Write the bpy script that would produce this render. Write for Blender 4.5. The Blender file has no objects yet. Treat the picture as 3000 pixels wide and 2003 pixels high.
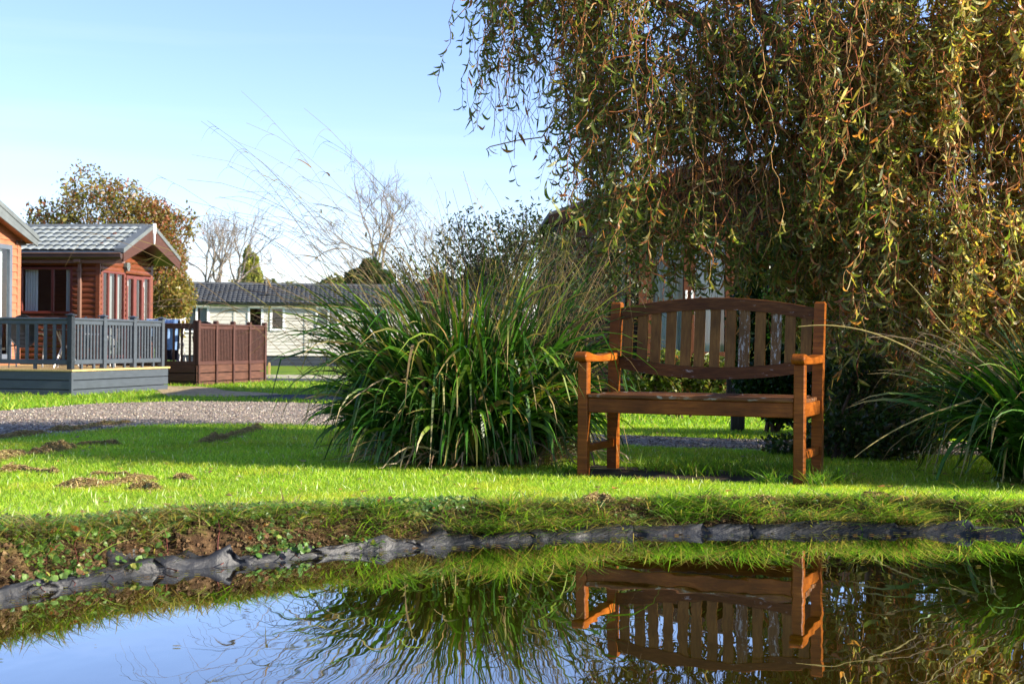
import bpy, math, random
import numpy as np
from mathutils import Vector, Matrix

# ------------------------------------------------------------------ camera, world, sun
R = math.radians
SC = bpy.context.scene
COL = SC.collection
rng = np.random.default_rng(11)
random.seed(5)

CAMZ = 0.76
ROLL = 0.009
cam_d = bpy.data.cameras.new("camera")
cam = bpy.data.objects.new("camera", cam_d)
COL.objects.link(cam)
cam.location = (0, 0, CAMZ)
cam.rotation_euler = (R(90.0), -ROLL, 0)
cam_d.lens = 50.0
cam_d.sensor_width = 36.0
cam_d.clip_start = 0.05
cam_d.clip_end = 3000
cam_d.dof.use_dof = True
cam_d.dof.focus_distance = 7.4
cam_d.dof.aperture_fstop = 9.0
SC.camera = cam

SUN_EL, SUN_AZ = 22.5, 105.0        # degrees, compass bearing measured from +Y towards +X
w = bpy.data.worlds.new("World")
SC.world = w
w.use_nodes = True
nt = w.node_tree
nt.nodes.clear()
out = nt.nodes.new("ShaderNodeOutputWorld")
bg = nt.nodes.new("ShaderNodeBackground")
sky = nt.nodes.new("ShaderNodeTexSky")
sky.sky_type = 'NISHITA'
sky.sun_disc = False
sky.sun_elevation = R(SUN_EL)
sky.sun_rotation = R(SUN_AZ)
sky.altitude = 0
sky.air_density = 1.0
sky.dust_density = 0.25
sky.ozone_density = 4.5
bg.inputs[1].default_value = 0.097
# thin streaks of high cloud low in the sky
tc = nt.nodes.new("ShaderNodeTexCoord")
mp = nt.nodes.new("ShaderNodeMapping")
mp.inputs['Scale'].default_value = (1.2, 1.2, 22.0)
nz = nt.nodes.new("ShaderNodeTexNoise")
nz.inputs['Scale'].default_value = 1.6
nz.inputs['Detail'].default_value = 5
cr = nt.nodes.new("ShaderNodeValToRGB")
cr.color_ramp.elements[0].position = 0.5
cr.color_ramp.elements[0].color = (0, 0, 0, 1)
cr.color_ramp.elements[1].position = 0.78
cr.color_ramp.elements[1].color = (0.05, 0.05, 0.05, 1)
mx = nt.nodes.new("ShaderNodeMix")
mx.data_type = 'RGBA'
mx.inputs[7].default_value = (7.5, 8.0, 8.6, 1)
nt.links.new(tc.outputs['Generated'], mp.inputs[0])
nt.links.new(mp.outputs[0], nz.inputs['Vector'])
nt.links.new(nz.outputs['Fac'], cr.inputs[0])
nt.links.new(cr.outputs[0], mx.inputs[0])
nt.links.new(sky.outputs[0], mx.inputs[6])
wb = nt.nodes.new("ShaderNodeMix"); wb.data_type = 'RGBA'; wb.blend_type = 'MULTIPLY'
wb.inputs[0].default_value = 1.0; wb.inputs[7].default_value = (1.22, 1.04, 1.14, 1)     # clear autumn air, a little bluer
nt.links.new(mx.outputs[2], wb.inputs[6])
nt.links.new(wb.outputs[2], bg.inputs[0])
nt.links.new(bg.outputs[0], out.inputs[0])

sun_d = bpy.data.lights.new("sun", 'SUN')
sun_d.energy = 5.0
sun_d.angle = R(0.53)
sun_d.color = (1.0, 0.90, 0.75)
sun = bpy.data.objects.new("sun", sun_d)
COL.objects.link(sun)
S = Vector((math.sin(R(SUN_AZ)) * math.cos(R(SUN_EL)), math.cos(R(SUN_AZ)) * math.cos(R(SUN_EL)), math.sin(R(SUN_EL))))
sun.rotation_euler = (-S).to_track_quat('-Z', 'Y').to_euler()

SC.view_settings.view_transform = 'Standard'
SC.view_settings.look = 'None'
SC.view_settings.exposure = 1.45
SC.view_settings.gamma = 1.0

# ------------------------------------------------------------------ helpers: objects
def tag(o, label=None, cat=None, group=None, kind=None):
    if label: o["label"] = label
    if cat: o["category"] = cat
    if group: o["group"] = group
    if kind: o["kind"] = kind
    return o

def empty(name, loc, rz=0.0, label=None, cat=None, group=None):
    o = bpy.data.objects.new(name, None)
    o.empty_display_size = 0.1
    COL.objects.link(o)
    o.location = loc
    o.rotation_euler = (0, 0, rz)
    return tag(o, label, cat, group)

def copy_tree(o, parent=None):
    c = o.copy()
    COL.objects.link(c)
    if parent: c.parent = parent
    for ch in list(o.children):
        copy_tree(ch, c)
    return c

class MB:
    """collects polygons, then links them as one mesh object"""
    def __init__(s):
        s.v, s.f, s.c, s.n, s.T = [], [], [], 0, None
    def add(s, verts, faces, col=None):
        verts = np.asarray(verts, float).reshape(-1, 3)
        if s.T is not None: verts = s.T(verts)
        s.v.append(verts)
        if isinstance(faces, np.ndarray):
            s.f.append(faces + s.n)
        else:
            by = {}
            for q in faces: by.setdefault(len(q), []).append(q)
            for q in by.values(): s.f.append(np.asarray(q, int) + s.n)
        if col is None: cc = np.full((len(verts), 3), 0.5)
        else:
            cc = np.asarray(col, float)
            if cc.ndim == 1: cc = np.repeat(cc[None], len(verts), 0)
        s.c.append(cc)
        s.n += len(verts)
        return s
    def box(s, x0, x1, y0, y1, z0, z1, bev=0.0, col=None):
        if x0 > x1: x0, x1 = x1, x0
        if y0 > y1: y0, y1 = y1, y0
        if z0 > z1: z0, z1 = z1, z0
        b = min(bev, (x1-x0)*.3, (y1-y0)*.3, (z1-z0)*.3)
        if b <= 0:
            v = [(x, y, z) for z in (z0, z1) for x, y in ((x0, y0), (x1, y0), (x1, y1), (x0, y1))]
            return s.add(v, np.array([[0,3,2,1],[4,5,6,7],[0,1,5,4],[1,2,6,5],[2,3,7,6],[3,0,4,7]]), col)
        def ring(z, e):
            c = b
            X0, X1, Y0, Y1 = x0+e, x1-e, y0+e, y1-e
            return [(X0+c-e, Y0, z), (X1-c+e, Y0, z), (X1, Y0+c-e, z), (X1, Y1-c+e, z), (X1-c+e, Y1, z), (X0+c-e, Y1, z), (X0, Y1-c+e, z), (X0, Y0+c-e, z)]
        v = ring(z0, b*.999) + ring(z0+b, 0) + ring(z1-b, 0) + ring(z1, b*.999)
        f = []
        for r in range(3):
            for i in range(8):
                j = (i+1) % 8
                f.append((r*8+i, r*8+j, r*8+8+j, r*8+8+i))
        f.append(tuple(range(7, -1, -1)))
        f.append(tuple(range(24, 32)))
        return s.add(v, f, col)
    def prism(s, prof, t0, t1, axis='x', col=None):
        """closed outline (a,b) pushed along an axis"""
        n = len(prof)
        def mk(t):
            if axis == 'x': return [(t, a, b) for a, b in prof]
            if axis == 'y': return [(a, t, b) for a, b in prof]
            return [(a, b, t) for a, b in prof]
        f = [(i, (i+1) % n, n+(i+1) % n, n+i) for i in range(n)]
        f += [tuple(range(n-1, -1, -1)), tuple(range(n, 2*n))]
        return s.add(mk(t0)+mk(t1), f, col)
    def tube(s, pts, rad, sides=6, col=None):
        pts = np.asarray(pts, float)[None]
        rr = np.broadcast_to(np.asarray(rad, float), (pts.shape[1],))[None]
        return s.tubes(pts, rr, sides, None if col is None else np.asarray(col)[None])
    def tubes(s, P, rad, sides=4, col=None):
        N, K, _ = P.shape
        Tn = np.gradient(P, axis=1)
        Tn /= np.linalg.norm(Tn, axis=2, keepdims=True) + 1e-9
        ref = np.where(np.abs(Tn[..., 2:3]) > 0.9, np.array([1., 0, 0]), np.array([0., 0, 1]))
        A = np.cross(Tn, ref); A /= np.linalg.norm(A, axis=2, keepdims=True) + 1e-9
        B = np.cross(Tn, A)
        an = np.arange(sides) * 2*np.pi/sides
        V = P[:, :, None] + rad[:, :, None, None] * (A[:, :, None]*np.cos(an)[None, None, :, None] + B[:, :, None]*np.sin(an)[None, None, :, None])
        idx = np.arange(N*K*sides).reshape(N, K, sides)
        a = idx[:, :-1]; b = idx[:, 1:]
        F = np.stack([a, np.roll(a, -1, 2), np.roll(b, -1, 2), b], -1).reshape(-1, 4)
        c = None if col is None else np.repeat(col, K*sides, 0)
        s.add(V.reshape(-1, 3), F, c)
        e = np.concatenate([idx[:, 0, ::-1], idx[:, -1]], 0)
        s.f.append(e + s.n - N*K*sides)
        return s
    def ribbons(s, P, side, wd, col=None):
        N, K, _ = P.shape
        V = np.stack([P - side*wd[..., None]*.5, P + side*wd[..., None]*.5], 2)
        idx = np.arange(N*K*2).reshape(N, K, 2)
        F = np.stack([idx[:, :-1, 0], idx[:, :-1, 1], idx[:, 1:, 1], idx[:, 1:, 0]], -1).reshape(-1, 4)
        c = None
        if col is not None:
            c = np.repeat(col, K*2, 0) if col.ndim == 2 else np.repeat(col.reshape(N*K, 3), 2, 0)
        return s.add(V.reshape(-1, 3), F, c)
    def lathe(s, prof, cx, cy, n=12, col=None):
        an = np.arange(n)*2*np.pi/n
        V = [(cx+r*math.cos(a), cy+r*math.sin(a), z) for r, z in prof for a in an]
        f = []
        for k in range(len(prof)-1):
            for i in range(n):
                j = (i+1) % n
                f.append((k*n+i, k*n+j, k*n+n+j, k*n+n+i))
        f.append(tuple(range(n-1, -1, -1))); f.append(tuple(range((len(prof)-1)*n, len(prof)*n)))
        return s.add(V, f, col)
    def build(s, name, mat, parent=None, smooth=False):
        V = np.concatenate(s.v); C = np.concatenate(s.c)
        me = bpy.data.meshes.new(name)
        me.vertices.add(len(V)); me.vertices.foreach_set("co", V.astype(np.float32).ravel())
        loops = np.concatenate([f.ravel() for f in s.f]).astype(np.int32)
        tot = np.concatenate([np.full(len(f), f.shape[1]) for f in s.f]).astype(np.int32)
        start = np.concatenate([[0], np.cumsum(tot)[:-1]]).astype(np.int32)
        me.loops.add(len(loops)); me.loops.foreach_set("vertex_index", loops)
        me.polygons.add(len(tot)); me.polygons.foreach_set("loop_start", start); me.polygons.foreach_set("loop_total", tot)
        me.polygons.foreach_set("use_smooth", np.full(len(tot), bool(smooth)))
        a = me.color_attributes.new("tint", 'FLOAT_COLOR', 'POINT')
        a.data.foreach_set("color", np.c_[C, np.ones(len(C))].astype(np.float32).ravel())
        me.update(calc_edges=True); me.validate()
        me.materials.append(mat)
        o = bpy.data.objects.new(name, me)
        COL.objects.link(o)
        if parent: o.parent = parent
        return o

# ------------------------------------------------------------------ helpers: noise and terrain
_perm = rng.random((256, 256))
def vnoise(x, y):
    x = np.asarray(x, float); y = np.asarray(y, float)
    xi = np.floor(x).astype(int); yi = np.floor(y).astype(int)
    fx = x-xi; fy = y-yi
    fx = fx*fx*(3-2*fx); fy = fy*fy*(3-2*fy)
    g = lambda a, b: _perm[a & 255, b & 255]
    return (g(xi, yi)*(1-fx)+g(xi+1, yi)*fx)*(1-fy)+(g(xi, yi+1)*(1-fx)+g(xi+1, yi+1)*fx)*fy
def fbm(x, y, o=3):
    t = 0; a = .5; n = 0
    for k in range(o):
        t = t+a*vnoise(x*2**k+17*k, y*2**k+9*k); n += a; a *= .5
    return t/n

SHORE = np.array([(-1.48,4.11),(-1.373,4.31),(-1.247,4.50),(-1.105,4.69),(-.932,4.80),(-.755,4.947),(-.57,5.12),(-.374,5.196),
    (-.236,5.318),(.023,5.43),(.28,5.573),(.476,5.64),(.82,5.704),(1.285,5.79),(1.718,5.777),(2.044,5.69),(2.8,5.3),
    (3.6,4.4),(4.1,3.0),(3.6,1.6),(2.0,.9),(0,.8),(-1.8,1.3),(-2.3,2.2),(-2.0,3.1)])
def sdist(x, y, poly=SHORE):
    """signed distance to the pond outline, positive on land"""
    x = np.asarray(x, float); y = np.asarray(y, float)
    sh = x.shape; x = x.ravel(); y = y.ravel()
    d = np.full(x.shape, 1e9); ins = np.zeros(x.shape, bool)
    for i in range(len(poly)):
        ax, ay = poly[i-1]; bx, by = poly[i]
        ex, ey = bx-ax, by-ay
        t = np.clip(((x-ax)*ex+(y-ay)*ey)/(ex*ex+ey*ey), 0, 1)
        d = np.minimum(d, np.hypot(x-ax-t*ex, y-ay-t*ey))
        c = ((ay > y) != (by > y))
        with np.errstate(divide='ignore', invalid='ignore'):
            xx = ax+(y-ay)*ex/(ey if ey != 0 else 1e-9)
        ins ^= c & (x < xx)
    return np.where(ins, -d, d).reshape(sh)
def inside(x, y, poly):
    return sdist(x, y, np.asarray(poly, float)) < 0
def bankw(x): return np.interp(x, [-1.6, -.5, .5, 2], [.23, .24, .27, .42])
def sstep(a, b, t):
    t = np.clip((t-a)/(b-a), 0, 1); return t*t*(3-2*t)
def ground(x, y):
    x = np.asarray(x, float); y = np.asarray(y, float)
    sd = sdist(x, y)+(vnoise(x*5, y*5)-.5)*.03+(vnoise(x*14+3, y*14)-.5)*.02
    base = np.interp(y, [-1e4, 9.5, 24, 1e4], [.062, .062, -.27, -.27])
    base = base+(fbm(x*.7, y*.7)-.5)*.02*sstep(.4, 1.5, sd)
    lip = np.interp(x, [-1.6, -.5, .3, 2], [.150, .120, .090, .080])
    bw = bankw(x)
    land = base+(lip-base)*np.exp(-(np.maximum(sd-bw, 0)/.8)**2)
    k = np.clip(sd/bw, 0, 1)
    prof = np.interp(k, [0, .12, .3, .62, .85, 1], [-.03, .02, .15, .72, .94, 1])
    bank = land*prof+((vnoise(x*26, y*26)-.5)*.032+(vnoise(x*11, y*5)-.5)*.055+(vnoise(x*48, y*48)-.5)*.014)*np.sin(np.pi*k)
    z = np.where(sd > bw, land, bank)
    z = np.where(sd < 0, np.maximum(-.03+sd*.9, -.6), z)
    return z
def gz(x, y): return float(ground(np.array([x]), np.array([y]))[0])

FV = 3261.0
def ray(xv, yv):
    u = (xv-1174)/FV; v = (783-yv)/FV
    return u-v*ROLL, v+u*ROLL
def on_ground(xv, yv):
    """ground point seen in the reference at a place of its 2348-wide view"""
    u, v = ray(xv, yv); Y = 8.0
    for _ in range(60):
        z = gz(u*Y, Y); Y = .5*Y+.5*min(max((CAMZ-z)/max(-v, 1e-4), 2), 400)
    return u*Y, Y, gz(u*Y, Y)

# ------------------------------------------------------------------ materials
def new_mat(name):
    m = bpy.data.materials.new(name); m.use_nodes = True
    n = m.node_tree; n.nodes.clear()
    o = n.nodes.new("ShaderNodeOutputMaterial")
    return m, n, o
def N(n, t, **kw):
    k = n.nodes.new(t)
    for a, b in kw.items(): setattr(k, a, b)
    return k
def noise(n, scale, detail=4, vec=None, rough=.55, stretch=None, coord='Object'):
    t = N(n, "ShaderNodeTexCoord"); s = N(n, "ShaderNodeTexNoise")
    s.inputs['Scale'].default_value = scale; s.inputs['Detail'].default_value = detail; s.inputs['Roughness'].default_value = rough
    if stretch:
        m = N(n, "ShaderNodeMapping"); m.inputs['Scale'].default_value = stretch
        n.links.new(t.outputs[coord], m.inputs[0]); n.links.new(m.outputs[0], s.inputs['Vector'])
    else: n.links.new(t.outputs[coord], s.inputs['Vector'])
    return s.outputs['Fac']
def ramp(n, fac, stops):
    r = N(n, "ShaderNodeValToRGB"); e = r.color_ramp.elements
    while len(e) < len(stops): e.new(.5)
    for q, (p, c) in zip(e, stops):
        q.position = p; q.color = (*c, 1) if len(c) == 3 else c
    n.links.new(fac, r.inputs[0]); return r.outputs[0]
def mixc(n, fac, a, b, mode='MIX'):
    m = N(n, "ShaderNodeMix"); m.data_type = 'RGBA'; m.blend_type = mode
    for sock, v in ((0, fac), (6, a), (7, b)):
        if isinstance(v, (int, float)): m.inputs[sock].default_value = v
        elif isinstance(v, tuple): m.inputs[sock].default_value = (*v, 1)
        else: n.links.new(v, m.inputs[sock])
    return m.outputs[2]
def bump(n, h, strength=.3, dist=.01):
    b = N(n, "ShaderNodeBump"); b.inputs['Strength'].default_value = strength; b.inputs['Distance'].default_value = dist
    n.links.new(h, b.inputs['Height']); return b.outputs[0]
def principled(n, o, col, rough=.6, spec=.4, nrm=None, metal=0.0):
    p = N(n, "ShaderNodeBsdfPrincipled")
    if isinstance(col, tuple): p.inputs['Base Color'].default_value = (*col, 1)
    else: n.links.new(col, p.inputs['Base Color'])
    if isinstance(rough, float): p.inputs['Roughness'].default_value = rough
    else: n.links.new(rough, p.inputs['Roughness'])
    p.inputs['Specular IOR Level'].default_value = spec
    p.inputs['Metallic'].default_value = metal
    if nrm is not None: n.links.new(nrm, p.inputs['Normal'])
    n.links.new(p.outputs[0], o.inputs[0]); return p

def paint(name, c, rough=.5, var=.25, scale=6, spec=.4, bstr=.15, stretch=None, fine=60):
    m, n, o = new_mat(name)
    a = noise(n, scale, 5, stretch=stretch)
    lo = tuple(x*(1-var) for x in c); hi = tuple(min(1, x*(1+var)) for x in c)
    col = ramp(n, a, [(.3, lo), (.7, hi)])
    principled(n, o, col, rough, spec, bump(n, noise(n, fine, 3, stretch=stretch), bstr, .004))
    return m
def wood(name, c1, c2, c3, stretch, rough=.45, peel=0.0, peelcol=(.55, .53, .48), spec=.16):
    m, n, o = new_mat(name)
    a = noise(n, 9, 6, stretch=stretch, rough=.65)
    b = noise(n, 3.5, 3)
    col = ramp(n, a, [(.3, c1), (.52, c2), (.72, c3)])
    col = mixc(n, ramp(n, b, [(.35, (0, 0, 0)), (.7, (.75, .75, .75))]), col, tuple(x*.45 for x in c1))
    rg = rough
    if peel > 0:
        st2 = tuple(1+(s-1)*.35 for s in stretch)
        pk = ramp(n, noise(n, 14, 8, stretch=st2, rough=.75), [(max(0, .66-peel*.3), (0, 0, 0)), (.70-peel*.28, (1, 1, 1))])
        pk2 = mixc(n, 1.0, pk, ramp(n, noise(n, 5, 2), [(.42-peel*.2, (0, 0, 0)), (.6, (1, 1, 1))]), 'MULTIPLY')
        col = mixc(n, pk2, col, peelcol)
    principled(n, o, col, rg, spec, bump(n, noise(n, 30, 5, stretch=stretch), .35, .004))
    return m
def foliage(name, trans=.45, rough=.45, spec=.35, gain=1.0, sat=1.0):
    """leaf colour from each leaf's own tint, lit from both sides"""
    m, n, o = new_mat(name)
    a = N(n, "ShaderNodeAttribute", attribute_name="tint")
    col = mixc(n, ramp(n, noise(n, 30, 3), [(.3, (.6, .6, .6)), (.7, (1.15, 1.15, 1.1))]), (0, 0, 0), a.outputs['Color'])
    col = mixc(n, 1.0, a.outputs['Color'], ramp(n, noise(n, 40, 3), [(.3, (.65, .65, .65)), (.7, (1.2, 1.2, 1.2))]), 'MULTIPLY')
    p = N(n, "ShaderNodeBsdfPrincipled"); n.links.new(col, p.inputs['Base Color'])
    p.inputs['Roughness'].default_value = rough; p.inputs['Specular IOR Level'].default_value = spec
    t = N(n, "ShaderNodeBsdfTranslucent")
    tcol = mixc(n, 1.0, col, (1.35, 1.45, .6), 'MULTIPLY')
    n.links.new(tcol, t.inputs[0])
    x = N(n, "ShaderNodeMixShader"); x.inputs[0].default_value = trans
    n.links.new(p.outputs[0], x.inputs[1]); n.links.new(t.outputs[0], x.inputs[2]); n.links.new(x.outputs[0], o.inputs[0])
    return m
def tinted(name, rough=.6, spec=.3):
    m, n, o = new_mat(name)
    a = N(n, "ShaderNodeAttribute", attribute_name="tint")
    col = mixc(n, 1.0, a.outputs['Color'], ramp(n, noise(n, 25, 4), [(.3, (.6, .6, .6)), (.7, (1.25, 1.25, 1.25))]), 'MULTIPLY')
    principled(n, o, col, rough, spec, bump(n, noise(n, 60, 3), .3, .004)); return m
def glass(name, tint=(.85, .9, .92), refl=.25):
    m, n, o = new_mat(name)
    g = N(n, "ShaderNodeBsdfGlossy"); g.inputs['Roughness'].default_value = .02
    t = N(n, "ShaderNodeBsdfTransparent"); t.inputs[0].default_value = (*tint, 1)
    f = N(n, "ShaderNodeFresnel"); f.inputs[0].default_value = 1.5
    a = N(n, "ShaderNodeMath", operation='ADD'); a.inputs[1].default_value = refl*.3
    n.links.new(f.outputs[0], a.inputs[0])
    x = N(n, "ShaderNodeMixShader"); n.links.new(a.outputs[0], x.inputs[0]); n.links.new(t.outputs[0], x.inputs[1]); n.links.new(g.outputs[0], x.inputs[2])
    n.links.new(x.outputs[0], o.inputs[0]); return m

M = {}
M['leaf'] = foliage('leaf', .42, .4, .4)
M['willow_leaf'] = foliage('willow leaf', .48, .40, .35)
M['grass'] = foliage('grass blade', .5, .45, .35)
M['blade'] = foliage('long blade', .28, .42, .35)
M['dry'] = foliage('dry stalk', .2, .6, .25)
M['bark'] = tinted('bark', .85, .15)
M['fibre'] = foliage('dry cut grass', .2, .8, .1)
M['teak'] = wood('oiled wood', (.13, .036, .006), (.27, .076, .010), (.38, .118, .018), (1, 1, 9), .38)
M['teak_h'] = wood('oiled wood lengthwise', (.10, .030, .006), (.21, .060, .010), (.30, .096, .016), (1.2, 9, 9), .38)
M['teak_y'] = wood('oiled wood crosswise', (.17, .045, .006), (.33, .092, .010), (.44, .14, .018), (9, 1.2, 9), .36)
M['teak_dark'] = wood('dark stained wood', (.055, .018, .004), (.115, .040, .009), (.18, .070, .018), (1.2, 9, 9), .55, .16, (.42, .38, .33))
M['teak_seat'] = wood('worn seat wood', (.085, .032, .012), (.17, .066, .022), (.24, .11, .038), (1.2, 9, 9), .5, .30, (.32, .29, .23))
M['slat'] = wood('back slat wood', (.115, .050, .012), (.20, .092, .020), (.27, .135, .034), (9, 9, 1.0), .5, .05, (.5, .48, .42))
M['slat_peel'] = wood('peeling slat wood', (.10, .05, .02), (.16, .085, .03), (.22, .13, .055), (9, 9, 1.0), .6, .46, (.38, .37, .33))

# ------------------------------------------------------------------ ground, roads, water
def axis(lo, hi, step, far):
    a = list(np.arange(lo, hi+1e-6, step)); s = step; v = a[-1]
    while v < far: s *= 1.18; v += s; a.append(v)
    s = step; v = a[0]; b = []
    while v > -far: s *= 1.18; v -= s; b.append(v)
    return np.array(b[::-1]+a)
gx = axis(-3.0, 4.3, .028, 1500.0); gy = axis(.6, 6.8, .028, 2200.0)
GX, GY = np.meshgrid(gx, gy, indexing='xy')
GZ = ground(GX, GY)
gsd = sdist(GX, GY)
soil = np.clip(1-sstep(.55, 1.05, gsd/bankw(GX)+(fbm(GX*9, GY*9)-.5)*.7), 0, 1)*(gsd < 1)
mb = MB()
ny, nx = GX.shape
idx = np.arange(nx*ny).reshape(ny, nx)
F = np.stack([idx[:-1, :-1], idx[:-1, 1:], idx[1:, 1:], idx[1:, :-1]], -1).reshape(-1, 4)
mb.add(np.stack([GX, GY, GZ], -1).reshape(-1, 3), F, np.repeat(soil.reshape(-1, 1), 3, 1))
m, n, o = new_mat('turf and soil')
g1 = ramp(n, noise(n, .9, 4), [(.3, (.09, .17, .012)), (.7, (.17, .25, .018))])
g1 = mixc(n, 1.0, g1, ramp(n, noise(n, 55, 3), [(.3, (.55, .55, .55)), (.7, (1.35, 1.35, 1.2))]), 'MULTIPLY')
s1 = ramp(n, noise(n, 16, 6), [(.30, (.014, .008, .004)), (.48, (.055, .031, .015)), (.64, (.115, .070, .034)), (.8, (.22, .155, .075))])
at = N(n, "ShaderNodeAttribute", attribute_name="tint")
col = mixc(n, at.outputs['Fac'], g1, s1)
principled(n, o, col, .9, .12, bump(n, noise(n, 45, 6), .9, .02))
M['turf'] = m
tag(mb.build('ground', M['turf'], None, True), kind='structure')

def drape(name, poly, mat, step, lift):
    """sheet inside an outline, laid a few millimetres over the ground"""
    poly = np.asarray(poly, float)
    mb = MB()
    x0, y0 = poly.min(0); x1, y1 = poly.max(0)
    import bmesh
    from mathutils.geometry import delaunay_2d_cdt
    # dense outline with a ragged edge
    P = []
    for i in range(len(poly)):
        a = poly[i-1]; b = poly[i]; L = np.hypot(*(b-a)); k = max(1, int(L/step))
        for j in range(k): P.append(a+(b-a)*j/k)
    P = np.array(P); P += (np.stack([vnoise(P[:, 0]*1.7, P[:, 1]*1.7), vnoise(P[:, 0]*1.7+50, P[:, 1]*1.7)], 1)-.5)*step*.9
    nb = len(P)
    qx, qy = np.meshgrid(np.arange(x0, x1, step), np.arange(y0, y1, step))
    q = np.stack([qx.ravel(), qy.ravel()], 1)
    q = q[sdist(q[:, 0], q[:, 1], P) < -step*.4]
    allp = np.concatenate([P, q])
    r = delaunay_2d_cdt([Vector(p) for p in allp], [], [list(range(nb))], 1, 1e-6)
    v = np.array([(p.x, p.y) for p in r[0]])
    mb.add(np.c_[v, ground(v[:, 0], v[:, 1])+lift], [tuple(f) for f in r[2]])
    return tag(mb.build(name, mat, None, True), kind='structure')
def gravel(name, cols, sc):
    m, n, o = new_mat(name)
    t = N(n, "ShaderNodeTexCoord"); v = N(n, "ShaderNodeTexVoronoi"); v.inputs['Scale'].default_value = sc
    n.links.new(t.outputs['Object'], v.inputs['Vector'])
    r = N(n, "ShaderNodeSeparateColor"); n.links.new(v.outputs['Color'], r.inputs[0])
    c = ramp(n, r.outputs[0], [(0, cols[0]), (.35, cols[1]), (.75, cols[2]), (1, cols[3])])
    c = mixc(n, 1.0, c, ramp(n, noise(n, 1.2, 5), [(.3, (.7, .7, .7)), (.7, (1.15, 1.12, 1.1))]), 'MULTIPLY')
    principled(n, o, c, .9, .15, bump(n, v.outputs['Distance'], 1.0, -.012)); return m
M['gravel'] = gravel('gravel', [(.15, .125, .095), (.26, .215, .165), (.34, .285, .22), (.50, .43, .34)], 34)
M['tan_gravel'] = gravel('tan gravel', [(.2, .14, .07), (.36, .27, .14), (.46, .36, .20), (.55, .46, .3)], 30)
M['tarmac'] = gravel('tarmac', [(.035, .037, .042), (.05, .052, .058), (.065, .068, .075), (.09, .092, .1)], 40)
ROAD = [(-26, 1), (-12, 4), (-6, 7), (-3.75, 8.9), (-3.46, 9.6), (-3.36, 10.7), (-3.27, 12.2), (-2.75, 12.8), (-2.13, 13.0), (-1.52, 12.6), (-.6, 11.7), (.2, 10.5),
        (.9, 9.55), (2, 9.1), (5, 8.7), (14, 8.5), (14, 10.6), (3, 10.7), (1.5, 10.9), (.7, 11.3), (-.2, 13.2), (-1.0, 15.2), (-2.0, 18.2),
        (-2.5, 21.2), (-3.4, 22.6), (-4.6, 23.2), (-5.4, 23.0), (-6.0, 20.4), (-5.9, 16.6), (-9, 12.9), (-16, 9.5), (-26, 7)]
drape('gravel_road', ROAD, M['gravel'], .3, .006)
PAD = [(-7.6, 31.0), (-6.7, 30.7), (-5.4, 28.2), (-4.4, 26.9), (-4.6, 25.5), (-6.2, 25.6), (-6.95, 27.6), (-7.4, 29.4)]
drape('gravel_path', PAD, M['tan_gravel'], .3, .006)
TAR = [(-4.9, 25.6), (-3.9, 24.4), (-2.4, 22.9), (-.8, 22.4), (6, 24.0), (22, 26.5), (22, 30), (4, 28.2), (-2.6, 27.0), (-4.3, 26.6)]
drape('tarmac_drive', TAR, M['tarmac'], .4, .010)
FAR = [(-7.6, 35.2), (-2, 35.2), (30, 37.0), (60, 39), (60, 42), (30, 40.2), (-2, 38.2), (-7.6, 38.0)]
drape('tarmac_lane', FAR, M['tarmac'], .6, .006)

m, n, o = new_mat('pond water')
h1 = noise(n, 5.5, 2, stretch=(1.0, .55, 1)); h2 = noise(n, 1.3, 2, stretch=(1, .6, 1))
ad = N(n, "ShaderNodeMath", operation='MULTIPLY_ADD'); ad.inputs[1].default_value = 2.2
n.links.new(h2, ad.inputs[0]); n.links.new(h1, ad.inputs[2])
wn_ = bump(n, ad.outputs[0], .075, .010)
df = N(n, "ShaderNodeBsdfDiffuse"); df.inputs[0].default_value = (.026, .017, .0016, 1)
gl = N(n, "ShaderNodeBsdfGlossy"); gl.inputs['Roughness'].default_value = .008; gl.inputs[0].default_value = (.95, .98, 1.0, 1)
n.links.new(wn_, gl.inputs['Normal'])
fz = N(n, "ShaderNodeFresnel"); fz.inputs[0].default_value = 1.33; n.links.new(wn_, fz.inputs['Normal'])
fm = N(n, "ShaderNodeMath", operation='MULTIPLY', use_clamp=True); fm.inputs[1].default_value = 2.25; n.links.new(fz.outputs[0], fm.inputs[0])
xs_ = N(n, "ShaderNodeMixShader"); n.links.new(fm.outputs[0], xs_.inputs[0]); n.links.new(df.outputs[0], xs_.inputs[1]); n.links.new(gl.outputs[0], xs_.inputs[2]); n.links.new(xs_.outputs[0], o.inputs[0])
M['water'] = m
mb = MB(); c = SHORE.mean(0)
P = c+(SHORE-c)*1.035
mb.add(np.c_[P, np.zeros(len(P))], [tuple(range(len(P)-1, -1, -1))])
wo = mb.build('pond_water', M['water']); tag(wo, kind='structure')
if wo.data.polygons[0].normal.z < 0: wo.data.flip_normals()

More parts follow.
